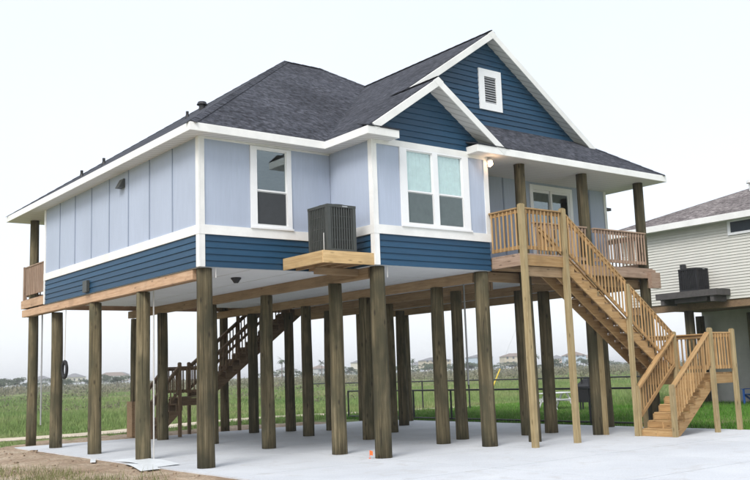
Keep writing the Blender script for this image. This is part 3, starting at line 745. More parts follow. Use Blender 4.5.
# floor deck, underside lining and a plain room inside
box('floor', 0.02, W4 - 0.02, 0.02, LW - 0.02, ZB + 0.02, ZD, 'room', H)
box('floor', W1 + 0.02, W2 - 0.02, -PB + 0.02, 0.018, ZB + 0.02, ZD, 'room', H)
box('attic_ceiling', 0.125, W4 - 0.125, 0.125, LW - 0.125, ZE - 0.09, ZE - 0.02, 'room', H)
box('attic_ceiling', W1 + 0.125, W2 - 0.125, -PB + 0.125, 0.12, ZE - 0.09, ZE - 0.02, 'room', H)
box('partition', 7.1, 7.2, 0.13, LW - 0.13, ZD + 0.002, ZE - 0.1, 'room', H)
box('partition', 0.13, 7.09, 4.4, 4.5, ZD + 0.002, ZE - 0.1, 'room', H)
LIN = box('underside_lining', 0.01, W4 - 0.01, 0.01, LW - 0.01, ZB - 0.012, ZB + 0.018, 'underside_panel', H)
box('lining_sheet', W1 + 0.01, W2 - 0.01, -PB + 0.01, 0.008, ZB - 0.012, ZB + 0.018, 'underside_panel', LIN)
for xx in np.arange(1.22, 13, 1.22):
    box('cover_strip', xx - 0.02, xx + 0.02, 0.02, LW - 0.02, ZB - 0.020, ZB - 0.013, 'underside_panel', LIN)
# lit lamp at the bay corner, dome lamp beneath the floor
mb = MB(); mb.box(6.90, 6.98, -PB - 0.09, -PB - 0.046, 6.66, 6.80); mb.tube((6.94, -PB - 0.11, 6.80), (6.94, -PB - 0.11, 6.84), 0.07, 0.05, 12)
lamp = mb.build('porch_lamp', 'vinyl_white', H)
bm = bmesh.new(); bmesh.ops.create_icosphere(bm, subdivisions=2, radius=0.062); me = bpy.data.meshes.new('bulb'); bm.to_mesh(me); bm.free()
for v_ in me.vertices: v_.co = v_.co + Vector((6.94, -PB - 0.12, 6.74))
link('bulb', me, 'lit_bulb', lamp)
pl = bpy.data.lights.new('bulb_light', 'POINT'); pl.energy = 1.2; pl.color = (1, 0.62, 0.36); pl.shadow_soft_size = 0.07
plo = bpy.data.objects.new('bulb_light', pl); COL.objects.link(plo); plo.location = (6.94, -PB - 0.22, 6.70)
mb = MB(); mb.tube((1.72, 1.57, ZB - 0.013), (1.72, 1.57, ZB - 0.05), 0.12, 0.12, 14); mb.tube((1.72, 1.57, ZB - 0.05), (1.72, 1.57, ZB - 0.14), 0.11, 0.05, 14); mb.build('dome_lamp', 'dark_metal', H)

# flood lamp on an arm at the right corner
mb = MB(); mb.tube((W4 + 0.03, 0.1, 6.45), (W4 + 0.24, 0.1, 6.45), 0.022, n=8); mb.box(W4 + 0.24, W4 + 0.50, 0.04, 0.16, 6.41, 6.49); mb.build('flood_lamp', 'dark_metal', H)
# --- gable ends: every lap board by itself
def gable(F, apex_u, apex_z, slope, zbot, course, vent=None, lim=1e9):
    mb = MB()
    hw = min(lim, (apex_z - zbot) / slope)
    F.quad(mb, apex_u - hw, apex_u + hw, zbot, apex_u - 0.01, apex_u + 0.01, apex_z, -0.08, 0)
    G = mb.build('gable_wall', 'navy_board', H)
    k = 0; z = zbot
    while z < apex_z - 0.03:
        z1 = min(z + course, apex_z - 0.005)
        a = min(lim, (apex_z - z) / slope); b = min(lim, (apex_z - z1) / slope)
        segs = [((-a, a), (-b, b))]
        if vent and z1 > vent[2] and z < vent[3]:
            l, r_ = vent[0] - apex_u, vent[1] - apex_u
            segs = [((-a, l), (-b, l)), ((r_, a), (r_, b))]
        for (s0, s1) in segs:
            if s0[1] - s0[0] < 0.03: continue
            s1 = (s1[0], max(s1[1], s1[0] + 0.002))
            mb = MB(); F.quad(mb, apex_u + s0[0], apex_u + s0[1], z, apex_u + s1[0], apex_u + s1[1], z1 + 0.01 if z1 < apex_z - 0.02 else z1, 0.001, 0.030, 0.001, 0.006)
            mb.build('lap_board', 'navy_board', G)
        z = z1
    return G
FG = Face('y', YG, -1)
zporch = zf('P', 0, YG)
VN = (8.02, 8.86, 8.63, 9.76)
gw = gable(FG, GX, zg - 0.09, SL, ZF + 0.95, 0.142, VN)
gable(BAY, BX, zb_ - 0.09, SL, 6.975, 0.142, None, 1.70)
mb = MB(); fw = 0.20
FG.quad(mb, VN[0], VN[0] + fw, VN[2], VN[0], VN[0] + fw, VN[3], 0.001, 0.055); FG.quad(mb, VN[1] - fw, VN[1], VN[2], VN[1] - fw, VN[1], VN[3], 0.001, 0.055)
FG.quad(mb, VN[0] + fw, VN[1] - fw, VN[2], VN[0] + fw, VN[1] - fw, VN[2] + fw, 0.001, 0.053); FG.quad(mb, VN[0] + fw, VN[1] - fw, VN[3] - fw, VN[0] + fw, VN[1] - fw, VN[3], 0.001, 0.053)
gv = mb.build('gable_vent', 'vinyl_white', H)
FG.box('vent_opening', VN[0] + fw, VN[1] - fw, VN[2] + fw, VN[3] - fw, 0.001, 0.006, 'condenser_core', gv)
nl = 11
for i in range(nl):
    z = VN[2] + fw + (VN[3] - VN[2] - 2 * fw) * (i + 0.2) / nl
    mb = MB(); FG.quad(mb, VN[0] + fw, VN[1] - fw, z, VN[0] + fw, VN[1] - fw, z + 0.045, 0.028, 0.036, 0.008, 0.016); mb.build('louvre', 'galvanised', gv)

# --- pilings and girders
PX1, PX2, PX3, PX4 = 0.18, W1 + 0.17, W2 - 0.17, W4 - 0.17
Y2, Y3, Y4 = 3.27, 6.31, 9.54
ZT = 3.88
for (x, y, z1, r) in [
    (PX1, 0.17, 4.10, 0.17), (PX1, Y2, ZT, 0.165), (PX1, Y3, ZT, 0.165), (0.34, 9.75, ZT, 0.165),
    (PX2, 0.19, ZT, 0.165), (PX2, -1.44, 4.10, 0.175), (PX3, -1.45, 4.10, 0.175), (PX2, Y2, ZT, 0.165), (PX3, 0.17, ZT, 0.17),
    (PX3, Y2 - 0.05, ZT, 0.165), (PX2, Y3, ZT, 0.165), (PX3, Y3 - 0.1, ZT, 0.165), (PX2, Y4, ZT, 0.165), (PX3, Y4 - 0.1, ZT, 0.165),
    (3.75, 12.1, ZT, 0.15), (9.75, 0.18, ZT, 0.165), (10.68, 0.17, ZT, 0.17), (7.93, 0.80, ZT, 0.155), (8.9, 4.9, ZT, 0.16), (11.3, 7.3, ZT, 0.165),
    (8.65, 7.8, ZT, 0.16), (7.75, 8.85, ZT, 0.16), (11.75, 9.6, ZT, 0.16), (PX4, 0.19, ZT, 0.165), (PX4, 3.4, ZT, 0.165), (PX4, 9.3, ZT, 0.165)]:
    piling(x, y, z1 - 0.002, r, H)
# porch poles run up to the soffit
for (x, y, r) in [(8.20, -1.50, 0.145), (10.63, -1.50, 0.15), (PX4 - 0.03, -1.47, 0.15), (0.27, 11.75, 0.145), (6.9, 11.75, 0.145), (12.9, 11.75, 0.145)]:
    piling(x, y, ZE - 0.014, r, H, 'porch_pole')
def girder(p0, p1, w=0.075, h=0.225, gap=0.045, mat='beam_lumber'):
    p0 = Vector(p0); p1 = Vector(p1); s = (p1 - p0).cross(Vector((0, 0, 1))).normalized() * (w / 2 + gap / 2)
    for k in (1, -1): lumber('girder', p0 + s * k, p1 + s * k, w, h, mat, H)
zgir = ZT + 0.113
lumber('girder', (0.062, 0.36, zgir), (0.062, LB + 0.02, zgir), 0.11, 0.215, 'tan_lumber', H)
lumber('girder', (0.20, 0.36, zgir), (0.20, LB + 0.0, zgir), 0.09, 0.215, 'beam_lumber', H)
girder((PX2, -1.24, zgir), (PX2, LB, zgir)); girder((PX3, -1.24, zgir), (PX3, LB, zgir))
girder((10.66, -1.6, zgir), (10.66, LB, zgir)); girder((PX4, -1.6, zgir), (PX4, LB, zgir)); girder((8.75, 0.3, zgir), (8.75, LW, zgir)) 
# piling boot: square timber wrap on the rear pole
for (a, b, c, d_) in ((3.55, 3.59, 11.89, 12.31), (3.91, 3.95, 11.89, 12.31), (3.59, 3.91, 11.89, 11.93), (3.59, 3.91, 12.27, 12.31)):
    box('pole_wrap', a, b, c, d_, 0.0, 1.15, 'beam_lumber', H)
# pipes beside the poles
def pipe(name, p0, p1, r, mat):
    mb = MB(); mb.tube(p0, p1, r, n=10); mb.build(name, mat, H)
pipe('drain_pipe', (0.375, 3.13, 0), (0.375, 3.13, 4.10), 0.018, 'pvc'); pipe('conduit', (0.42, 11.35, 0.6), (0.42, 11.35, 3.95), 0.022, 'galvanised')
pipe('conduit', (8.11, 0.66, 1.4), (8.11, 0.66, 4.1), 0.025, 'galvanised')
pipe('conduit', (W1 + 0.36, -PB + 0.06, 3.86), (W1 + 0.36, -PB + 0.06, 4.1), 0.012, 'pvc'); pipe('conduit', (0.38, 0.03, 3.9), (0.38, 0.03, 4.1), 0.010, 'pvc')

# --- condenser shelf in the notch
SH0, SH1, SHY = 2.0, W1 - 0.045, -PB + 0.0
sh = box('condenser_shelf', SH0 + 0.04, SH1, SHY + 0.04, -0.05, 4.30, 4.365, 'fresh_lumber', H)
lumber('rim_board', (SH0, SHY + 0.02, 4.24), (SH1, SHY + 0.02, 4.24), 0.04, 0.26, 'fresh_lumber', sh)
lumber('rim_board', (SH0 + 0.02, SHY + 0.042, 4.238), (SH0 + 0.02, -0.05, 4.238), 0.04, 0.26, 'fresh_lumber', sh)
for xx in (2.35, 2.7, 3.05): lumber('joist', (xx, SHY + 0.042, 4.2), (xx, -0.05, 4.2), 0.04, 0.18, 'beam_lumber', sh)
lumber('joist', (2.3, -0.85, 4.03), (W1 + 0.1, -0.85, 4.03), 0.09, 0.15, 'beam_lumber', sh)

# ------------------------------------------------------------------ air conditioner
def condenser(x0, x1, y0, y1, z0, z1, label, fins=9, paint='condenser_paint'):
    A = thing('air_conditioner', label, 'air conditioner', ((x0 + x1) / 2, (y0 + y1) / 2, z0))
    box('coil', x0 + 0.04, x1 - 0.04, y0 + 0.04, y1 - 0.04, z0 + 0.03, z1 - 0.04, 'condenser_core', A)
    box('base_pan', x0, x1, y0, y1, z0, z0 + 0.06, paint, A)
    top = box('top_panel', x0 - 0.005, x1 + 0.005, y0 - 0.005, y1 + 0.005, z1 - 0.06, z1, paint, A)
    cs = 0.085
    for a in (x0, x1 - cs):
        for b in (y0, y1 - cs): box('corner_post', a, a + cs, b, b + cs, z0 + 0.06, z1 - 0.06, paint, A)
    for side in range(4):
        mb = MB()
        for i in range(fins):
            f = (i + 0.5) / fins
            if side < 2:
                u = x0 + cs + (x1 - x0 - 2 * cs) * f; yy = y0 + 0.004 if side == 0 else y1 - 0.034
                mb.box(u - 0.014, u + 0.014, yy, yy + 0.03, z0 + 0.06, z1 - 0.06)
            else:
                u = y0 + cs + (y1 - y0 - 2 * cs) * f; xx = x0 + 0.004 if side == 2 else x1 - 0.034
                mb.box(xx, xx + 0.03, u - 0.014, u + 0.014, z0 + 0.06, z1 - 0.06)
        for zz in (0.25, 0.5, 0.75):
            z = z0 + (z1 - z0) * zz
            if side < 2: yy = y0 + 0.012 if side == 0 else y1 - 0.02; mb.box(x0 + cs, x1 - cs, yy, yy + 0.008, z, z + 0.012)
            else: xx = x0 + 0.012 if side == 2 else x1 - 0.02; mb.box(xx, xx + 0.008, y0 + cs, y1 - cs, z, z + 0.012)
        mb.build('grille', paint, A, 'stuff')
    mb = MB(); cx, cy = (x0 + x1) / 2, (y0 + y1) / 2; rr = (x1 - x0) * 0.42
    for q in range(5):
        r = rr * (0.25 + 0.75 * q / 4)
        for i in range(20):
            a, b = 6.28318 * i / 20, 6.28318 * (i + 1) / 20
            mb.tube((cx + r * math.cos(a), cy + r * math.sin(a), z1 + 0.02), (cx + r * math.cos(b), cy + r * math.sin(b), z1 + 0.02), 0.006, n=4)
    for i in range(8): a = 6.28318 * i / 8; mb.tube((cx, cy, z1 + 0.03), (cx + rr * math.cos(a), cy + rr * math.sin(a), z1 + 0.004), 0.007, n=4)
    mb.build('fan_guard', 'dark_metal', top)
    mb = MB(); mb.tube((x0 - 0.03, y0 + 0.12, z0 + 0.0), (x0 - 0.03, y0 + 0.12, z0 + 0.40), 0.010, n=8); mb.build('refrigerant_line', 'pvc' if fins == 9 else paint, A)
    box('maker_plate', x1 - 0.36, x1 - 0.22, y0 - 0.008, y0 - 0.005, z1 - 0.045, z1 - 0.02, 'galvanised', top)
    return A
condenser(2.19, 2.93, -1.55, -0.80, 4.366, 5.38, 'grey green air conditioner standing on the yellow timber shelf')

# ------------------------------------------------------------------ railings
def railing(root, p0, p1, mat, h=1.08, bot=0.12, spacing=0.125, ends=(0.07, 0.07), cap_w=0.14, bal='baluster', shift=0.0, outer=None):
    """p0, p1: points at walking level; boards follow the slope; balusters stay upright"""
    p0 = Vector(p0); p1 = Vector(p1); d = p1 - p0; hor = Vector((d.x, d.y, 0)); L = hor.length; e = hor / L; sl = d.z / L
    a = p0 + e * ends[0]; a.z += sl * ends[0]; b = p1 - e * ends[1]; b.z -= sl * ends[1]
    up = Vector((0, 0, 1))
    lumber('handrail', a + up * (h - 0.02), b + up * (h - 0.02), cap_w, 0.038, mat, root)
    lumber('top_rail', a + up * (h - 0.085), b + up * (h - 0.085), 0.038, 0.088, mat, root)
    lumber('bottom_rail', a + up * (bot + 0.02), b + up * (bot + 0.02), 0.038, 0.088, mat, root)
    k = max(2, int(round((L - ends[0] - ends[1]) / spacing)))
    nrm = Vector((e.y, -e.x, 0)) * 0.038
    if outer is not None and nrm.dot(Vector(outer)) < 0: nrm = -nrm
    for i in range(k):
        q = a + (b - a) * ((i + 0.5) / k) + nrm
        lumber(bal, q + up * (bot - 0.03), q + up * (h - 0.045), 0.036, 0.036, mat, root)

# ------------------------------------------------------------------ entrance porch deck
DK = thing('porch_deck', 'timber porch deck with baluster railing in front of the sliding door', 'deck', (8.5, -1.6, ZD))
XS = 8.42
def planks(root, x0, x1, y0, y1, z1, along='x', wd=0.14, mat='aged_lumber', th=0.035):
    a, b = (y0, y1) if along == 'x' else (x0, x1); n = int(round((b - a) / wd)); s = (b - a) / n
    for i in range(n):
        c = a + s * (i + 0.5)
        if along == 'x': lumber('deck_plank', (x0, c, z1 - th / 2), (x1, c, z1 - th / 2), s - 0.006, th, mat, root)
        else: lumber('deck_plank', (c, y0, z1 - th / 2), (c, y1, z1 - th / 2), s - 0.006, th, mat, root)
planks(DK, W2 + 0.045, W4 - 0.02, -PB - 0.01, YW - 0.045, ZD)
planks(DK, W2 + 0.002, XS + 0.02, YD + 0.002, -PB - 0.055, ZD)
rim = 0.25; zrm = ZD - 0.037 - rim / 2
lumber('rim_board', (W2 - 0.005, YD + 0.02, zrm), (XS + 0.03, YD + 0.02, zrm), 0.04, rim, 'stair_lumber', DK)
lumber('rim_board', (W2 + 0.02, YD + 0.042, zrm), (W2 + 0.02, -PB - 0.05, zrm), 0.04, rim, 'aged_lumber', DK)
lumber('rim_board', (XS + 0.045, -PB - 0.03, zrm), (W4 + 0.05, -PB - 0.03, zrm), 0.04, rim, 'aged_lumber', DK)
lumber('rim_board', (W4 + 0.03, -PB - 0.008, zrm), (W4 + 0.03, YW - 0.05, zrm), 0.04, rim, 'aged_lumber', DK)
for yy in np.arange(YD + 0.35, YW - 0.1, 0.4):
    lumber('joist', (W2 + 0.05, yy, zrm - 0.01), ((XS if yy < -PB - 0.02 else W4 - 0.05), yy, zrm - 0.01), 0.04, rim - 0.03, 'beam_lumber', DK)
lumber('deck_girder', (W2 + 0.1, YD + 0.1, 4.02), (XS - 0.02, YD + 0.1, 4.02), 0.075, 0.235, 'beam_lumber', DK)
lumber('deck_girder', (PX3 + 0.2, -1.28, 4.015), (PX4 - 0.15, -1.28, 4.015), 0.09, 0.235, 'beam_lumber', DK)
# the boxed girder end under the right corner of the porch
lumber('girder_end', (W4 - 0.34, -PB - 0.12, 4.08), (W4 + 0.06, -PB - 0.12, 4.08), 0.13, 0.44, 'aged_lumber', DK)
for (x, zt) in ((W2 + 0.03, 5.57), (XS - 0.07, 5.57)):
    lumber('post', (x + 0.02, YD - 0.015, -0.0), (x, YD - 0.015, zt), 0.13, 0.13, 'post_lumber', DK)
    lumber('post_cap', (x, YD - 0.015, zt), (x, YD - 0.015, zt + 0.02), 0.10, 0.10, 'post_lumber', DK)
railing(DK, (W2 + 0.06, YD + 0.02, ZD), (XS - 0.1, YD + 0.02, ZD), 'stair_lumber', ends=(0.05, 0.05), outer=(0, -1, 0))
railing(DK, (W2 + 0.03, YD + 0.05, ZD), (W2 + 0.03, -PB - 0.05, ZD), 'stair_lumber', ends=(0.02, 0.0), outer=(-1, 0, 0))
railing(DK, (XS + 0.05, -PB, ZD), (10.63, -PB, ZD), 'aged_lumber', ends=(0.0, 0.15), h=1.0, outer=(0, -1, 0))
railing(DK, (10.63, -PB, ZD), (W4 - 0.2, -PB, ZD), 'aged_lumber', ends=(0.15, 0.1), h=1.0, outer=(0, -1, 0))
railing(DK, (W4 - 0.02, -PB + 0.2, ZD), (W4 - 0.02, YW - 0.05, ZD), 'aged_lumber', ends=(0.0, 0.0), h=1.0, outer=(1, 0, 0))

# ------------------------------------------------------------------ front staircase (two flights and a landing)
ST = thing('front_staircase', 'tan timber staircase with two flights and landing leading up to the porch deck', 'staircase', (11.0, -2.7, 0))
XL, XR_, ZL = 12.5, 13.52, 1.49
YA, YB_ = YD, -1.72                               # near and far side of the upper flight
YN = -3.72                                        # near side of the lower flight
def flight(root, x0, z0, x1, z1, nr, ya, yb, mats):
    """x0,z0 upper end; x1,z1 lower end; treads and sawtooth stringers"""
    rise = (z0 - z1) / nr; run = (x1 - x0) / (nr - 1) if nr > 1 else 0
    nt_ = nr - 1
    for i in range(nt_):
        zt = z0 - rise * (i + 1); xa = x0 + run * i; s = 1 if run > 0 else -1
        for k in range(2):
            c = xa + run * (0.26 + 0.5 * k)
            lumber('tread', (c, ya + 0.02, zt - 0.018), (c, yb - 0.02, zt - 0.018), abs(run) * 0.5 - 0.004, 0.036, mats[0], root)
    for yy in (ya, yb, (ya + yb) / 2):
        mb = MB()
        for i in range(nt_):
            zt = z0 - rise * (i + 1) - 0.037; xa = x0 + run * i; xb = xa + run
            sb = 0.27; zb0 = z0 - rise * i - 0.037 - sb - rise * 0.55; zb1 = zb0 - rise
            zb0, zb1 = max(z1 + 0.0, zb0), max(z1 + 0.0, zb1)
            mb.hexa([(xa, yy - 0.02, zb0), (xa, yy - 0.02, zt), (xa, yy + 0.02, zb0), (xa, yy + 0.02, zt),
                     (xb, yy - 0.02, zb1), (xb, yy - 0.02, zt), (xb, yy + 0.02, zb1), (xb, yy + 0.02, zt)])
        me = mesh('stringer', mb.v, mb.f); link('stringer', me, mats[1], root)
flight(ST, XS + 0.04, ZD, XL, ZL, 16, YA + 0.06, YB_ - 0.06, ('beam_lumber', 'stair_lumber'))
flight(ST, XL, ZL, 10.72, 0.0, 8, YN + 0.06, YA - 0.12, ('stair_lumber', 'stair_lumber'))
# bottom step riser boards on the lower flight
run = (10.72 - XL) / 7; rise = ZL / 8
for i in range(1, 8):
    x = XL + run * i; z1 = ZL - rise * i
    lumber('riser', (x + 0.012, YN + 0.08, z1 - 0.037 - (rise - 0.04) / 2), (x + 0.012, YA - 0.14, z1 - 0.037 - (rise - 0.04) / 2), 0.022, rise - 0.04, 'stair_lumber', ST)
rise_u = (ZD - ZL) / 16; run_u = (XL - XS - 0.04) / 15
for i in range(1, 16):
    x = XS + 0.04 + run_u * i; zt_ = ZD - rise_u * i - 0.037
    lumber('riser', (x - 0.012, YA + 0.085, zt_ - 0.07), (x - 0.012, YB_ - 0.085, zt_ - 0.07), 0.022, 0.135, 'rear_lumber', ST)
# landing
planks(ST, XL + 0.002, XR_ - 0.0, YN + 0.05, YB_ + 0.0, ZL, 'y', 0.14, 'stair_lumber')
zq = ZL - 0.037 - 0.12
lumber('rim_board', (XL, YN + 0.03, zq), (XR_ + 0.02, YN + 0.03, zq), 0.04, 0.24, 'stair_lumber', ST)
lumber('rim_board', (XR_, YN + 0.052, zq), (XR_, YB_, zq), 0.04, 0.24, 'stair_lumber', ST)
lumber('rim_board', (XL + 0.02, YN + 0.052, zq), (XL + 0.02, YB_, zq), 0.04, 0.24, 'stair_lumber', ST)
lumber('rim_board', (XL + 0.042, YB_ + 0.02, zq), (XR_ - 0.022, YB_ + 0.02, zq), 0.04, 0.24, 'stair_lumber', ST)
def newel(x, y, z0, z1, w=0.11, mat='post_lumber'):
    lumber('newel_post', (x, y, z0), (x, y, z1), w, w, mat, ST); lumber('post_cap', (x, y, z1), (x, y, z1 + 0.018), w - 0.03, w - 0.03, mat, ST)
for (x, y, z0, z1) in [(XL - 0.03, YN - 0.05, 0, 2.62), (XR_ - 0.03, YN - 0.05, 0, 2.60), (XR_ + 0.075, YB_ - 0.07, 0, 2.55), (XL - 0.02, YA - 0.03, 0, 2.58), (XL - 0.02, YB_ + 0.1, 0, 2.58),
                       (10.72, YN - 0.01, 0, 1.24), (10.72, YA - 0.05, 0, 1.22), (10.66, YA - 0.02, 0, 3.80), (10.66, YB_ + 0.02, 0, 3.7)]:
    newel(x, y, z0, z1)
# rails: upper flight near and far, lower flight both sides, landing
m_up = (ZL - ZD) / (XL - XS)
railing(ST, (XS - 0.02, YA - 0.005, ZD + 0.06), (10.66, YA - 0.005, ZD + 0.06 + m_up * (10.66 - XS + 0.02)), 'stair_lumber', h=1.0, ends=(0.03, 0.05), cap_w=0.09, bot=0.07, outer=(0, -1, 0))
railing(ST, (10.66, YA - 0.005, ZD + 0.06 + m_up * (10.66 - XS + 0.02)), (XL, YA - 0.005, ZL + 0.06), 'stair_lumber', h=1.0, ends=(0.05, 0.04), cap_w=0.09, bot=0.07, outer=(0, -1, 0))
railing(ST, (XS + 0.1, YB_ + 0.0, ZD + 0.03 + m_up * 0.12), (10.66, YB_ + 0.0, ZD + 0.03 + m_up * (10.66 - XS + 0.02)), 'stair_lumber', h=0.95, ends=(0.03, 0.05), cap_w=0.09, bot=0.07, outer=(0, 1, 0))
railing(ST, (10.66, YB_ + 0.0, ZD + 0.03 + m_up * (10.66 - XS + 0.02)), (XL, YB_ + 0.0, ZL + 0.03), 'stair_lumber', h=0.95, ends=(0.05, 0.04), cap_w=0.09, bot=0.07, outer=(0, 1, 0))
for yy, oy in ((YN - 0.0, -1), (YA - 0.04, 1)):
    railing(ST, (10.72, yy, 0.18), (XL - 0.03, yy, ZL + 0.07), 'stair_lumber', h=1.0, ends=(0.02, 0.03), bot=0.2, spacing=0.115, outer=(0, oy, 0))
railing(ST, (XL, YN + 0.0, ZL), (XR_, YN + 0.0, ZL), 'stair_lumber', h=1.04, ends=(0.03, 0.08), outer=(0, -1, 0), cap_w=0.09)
railing(ST, (XR_ - 0.02, YN + 0.05, ZL), (XR_ - 0.02, YB_ - 0.05, ZL), 'stair_lumber', h=1.04, ends=(0.0, 0.0), outer=(1, 0, 0), cap_w=0.12)
railing(ST, (XL + 0.05, YB_ - 0.03, ZL), (XR_ - 0.02, YB_ - 0.03, ZL), 'stair_lumber', h=1.04, ends=(0.05, 0.0), outer=(0, 1, 0), cap_w=0.12)

# ------------------------------------------------------------------ rear porch deck
RD = thing('rear_deck', 'brown rear porch deck with close baluster railing at the far end', 'deck', (3.4, 11.0, ZD))
planks(RD, 0.06, W4 - 0.02, LW + 0.05, LB - 0.02, ZD - 0.005)
for args in [((0.0, LW + 0.04, ZD - 0.165), (0.0, LB + 0.04, ZD - 0.165)), ((0.042, LB + 0.02, ZD - 0.165), (W4, LB + 0.02, ZD - 0.165))]:
    lumber('rim_board', *args, 0.04, 0.25, 'tan_lumber', RD)
railing(RD, (0.03, LW + 0.04, ZD), (0.03, 11.62, ZD), 'aged_lumber', h=0.98, spacing=0.10, ends=(0.0, 0.0), outer=(-1, 0, 0))
lumber('corner_post', (0.07, LB - 0.04, ZD - 0.28), (0.07, LB - 0.04, 5.45), 0.10, 0.10, 'aged_lumber', RD)
railing(RD, (0.12, LB - 0.02, ZD), (4.5, LB - 0.02, ZD), 'aged_lumber', h=0.98, ends=(0.0, 0.0), outer=(0, 1, 0))

# ------------------------------------------------------------------ rear staircase
RS = thing('rear_staircase', 'dark brown timber staircase rising behind the pilings to the rear deck', 'staircase', (6.0, 10.8, 0))
YA2, YB2 = 10.25, 11.25
ST_keep = ST; ST = RS
ZQ = 1.25
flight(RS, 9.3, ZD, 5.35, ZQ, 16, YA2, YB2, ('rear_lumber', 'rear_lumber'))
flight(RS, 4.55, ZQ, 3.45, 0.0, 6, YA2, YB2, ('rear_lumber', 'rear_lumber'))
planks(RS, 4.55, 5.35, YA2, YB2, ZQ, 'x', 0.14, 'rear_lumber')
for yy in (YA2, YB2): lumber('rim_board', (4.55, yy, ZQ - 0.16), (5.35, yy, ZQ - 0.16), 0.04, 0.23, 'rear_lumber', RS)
for yy in (YA2 - 0.03, YB2 + 0.03):
    for (x, zt) in ((3.45, 1.15), (4.45, 2.34), (5.30, 2.36), (7.2, 3.95)): newel(x, yy, 0, zt, 0.10, 'rear_lumber')
    s2 = (ZD - ZQ) / (9.3 - 5.35)
    railing(RS, (3.45, yy, 0.15), (4.45, yy, ZQ + 0.05), 'rear_lumber', h=0.98, ends=(0.02, 0.04), bot=0.16, outer=(0, -1, 0))
    railing(RS, (4.45, yy, ZQ), (5.30, yy, ZQ), 'rear_lumber', h=0.98, ends=(0.04, 0.04), bot=0.16, outer=(0, -1, 0))
    railing(RS, (5.30, yy, ZQ + 0.06), (7.2, yy, ZQ + 0.06 + s2 * 1.9), 'rear_lumber', h=0.95, ends=(0.04, 0.04), bot=0.16, outer=(0, -1, 0))
    railing(RS, (7.2, yy, ZQ + 0.06 + s2 * 1.9), (8.4, yy, ZQ + 0.06 + s2 * 3.1), 'rear_lumber', h=0.95, ends=(0.04, 0.0), bot=0.16, outer=(0, -1, 0))
ST = ST_keep

# ------------------------------------------------------------------ small things round the slab
# rubber ring on a cord under the left girder
def ring_mesh(c, R1, r, ax, n=28, k=8, sq=1.0):
    vs = []
    for i in range(n):
        a = 6.28318 * i / n
        for j in range(k):
            b = 6.28318 * j / k; rad = R1 + r * math.cos(b)
            u, v = rad * math.cos(a), rad * math.sin(a) * sq
            vs.append((c[0] + r * math.sin(b), c[1] + u, c[2] + v))
    return vs, [(i * k + j, i * k + (j + 1) % k, ((i + 1) % n) * k + (j + 1) % k, ((i + 1) % n) * k + j) for i in range(n) for j in range(k)]
RG = thing('swing_ring', 'black rubber ring hanging on a thin cord beside a piling', 'swing', (0.16, 8.55, 1.95))
vs, fs = ring_mesh((0.16, 8.55, 2.20), 0.17, 0.045, 0, sq=1.25); o = link('ring', mesh('ring', vs, fs), 'rubber', RG)
for pl_ in o.data.polygons: pl_.use_smooth = True
mb = MB(); mb.tube((0.16, 8.55, 2.42), (0.16, 8.50, 3.885), 0.009, n=6); mb.build('cord', 'rope', RG)
# vinyl sheets left on the soil by the slab edge
def bent_sheet(cx, cy, lx, ly, rot, z, label):
    nx_, ny_ = 12, 6; vs = []; c, s = math.cos(rot), math.sin(rot); ph = random.random() * 6
    for k in (0, 1):
        for j in range(ny_ + 1):
            for i in range(nx_ + 1):
                u, v = (i / nx_ - .5) * lx, (j / ny_ - .5) * ly
                zz = z + 0.016 * math.sin(u * 2.4 + ph) + 0.012 * math.cos(v * 4 + ph) + 0.022 - k * 0.006
                vs.append((cx + u * c - v * s, cy + u * s + v * c, zz))
    fs = []; q = (nx_ + 1) * (ny_ + 1)
    for j in range(ny_):
        for i in range(nx_):
            a = j * (nx_ + 1) + i; fs += [(a, a + 1, a + nx_ + 2, a + nx_ + 1), (q + a, q + a + nx_ + 1, q + a + nx_ + 2, q + a + 1)]
    bd = [i for i in range(nx_ + 1)] + [(j + 1) * (nx_ + 1) - 1 for j in range(1, ny_ + 1)] + [ny_ * (nx_ + 1) + i for i in range(nx_ - 1, -1, -1)] + [j * (nx_ + 1) for j in range(ny_ - 1, 0, -1)]
    for a, b in zip(bd, bd[1:] + bd[:1]): fs.append((b, a, q + a, q + b))
    o = link('vinyl_sheet', mesh('vinyl_sheet', vs, fs), 'sheet_vinyl')
    return tag(o, label, 'sheet')
bent_sheet(-0.10, 2.55, 2.6, 0.62, 1.50, 0.015, 'largest pale vinyl sheet lying half on the slab edge')
bent_sheet(-0.48, 1.85, 1.9, 0.40, 1.35, -0.012, 'narrow pale vinyl sheet on the soil under the larger sheet')
bent_sheet(-0.62, 4.3, 0.7, 0.12, 1.2, -0.035, 'short pale vinyl offcut alone on the soil')
# marker flag by the bay piling
MF = thing('marker_flag', 'small orange marker flag on the slab beside a bay piling', 'flag', (3.28, -1.30, 0))
mb = MB(); mb.tube((3.28, -1.30, 0.0), (3.28, -1.30, 0.17), 0.005, n=6); mb.tube((3.28, -1.30, 0.0), (3.28, -1.30, 0.015), 0.022, n=10); mb.build('stake', 'orange_paint', MF)
mb = MB(); mb.hexa([(3.285, -1.303, 0.07), (3.285, -1.303, 0.17), (3.285, -1.297, 0.07), (3.285, -1.297, 0.17), (3.335, -1.335, 0.06), (3.335, -1.335, 0.15), (3.335, -1.329, 0.06), (3.335, -1.329, 0.15)]); mb.build('flag_cloth', 'orange_paint', MF)

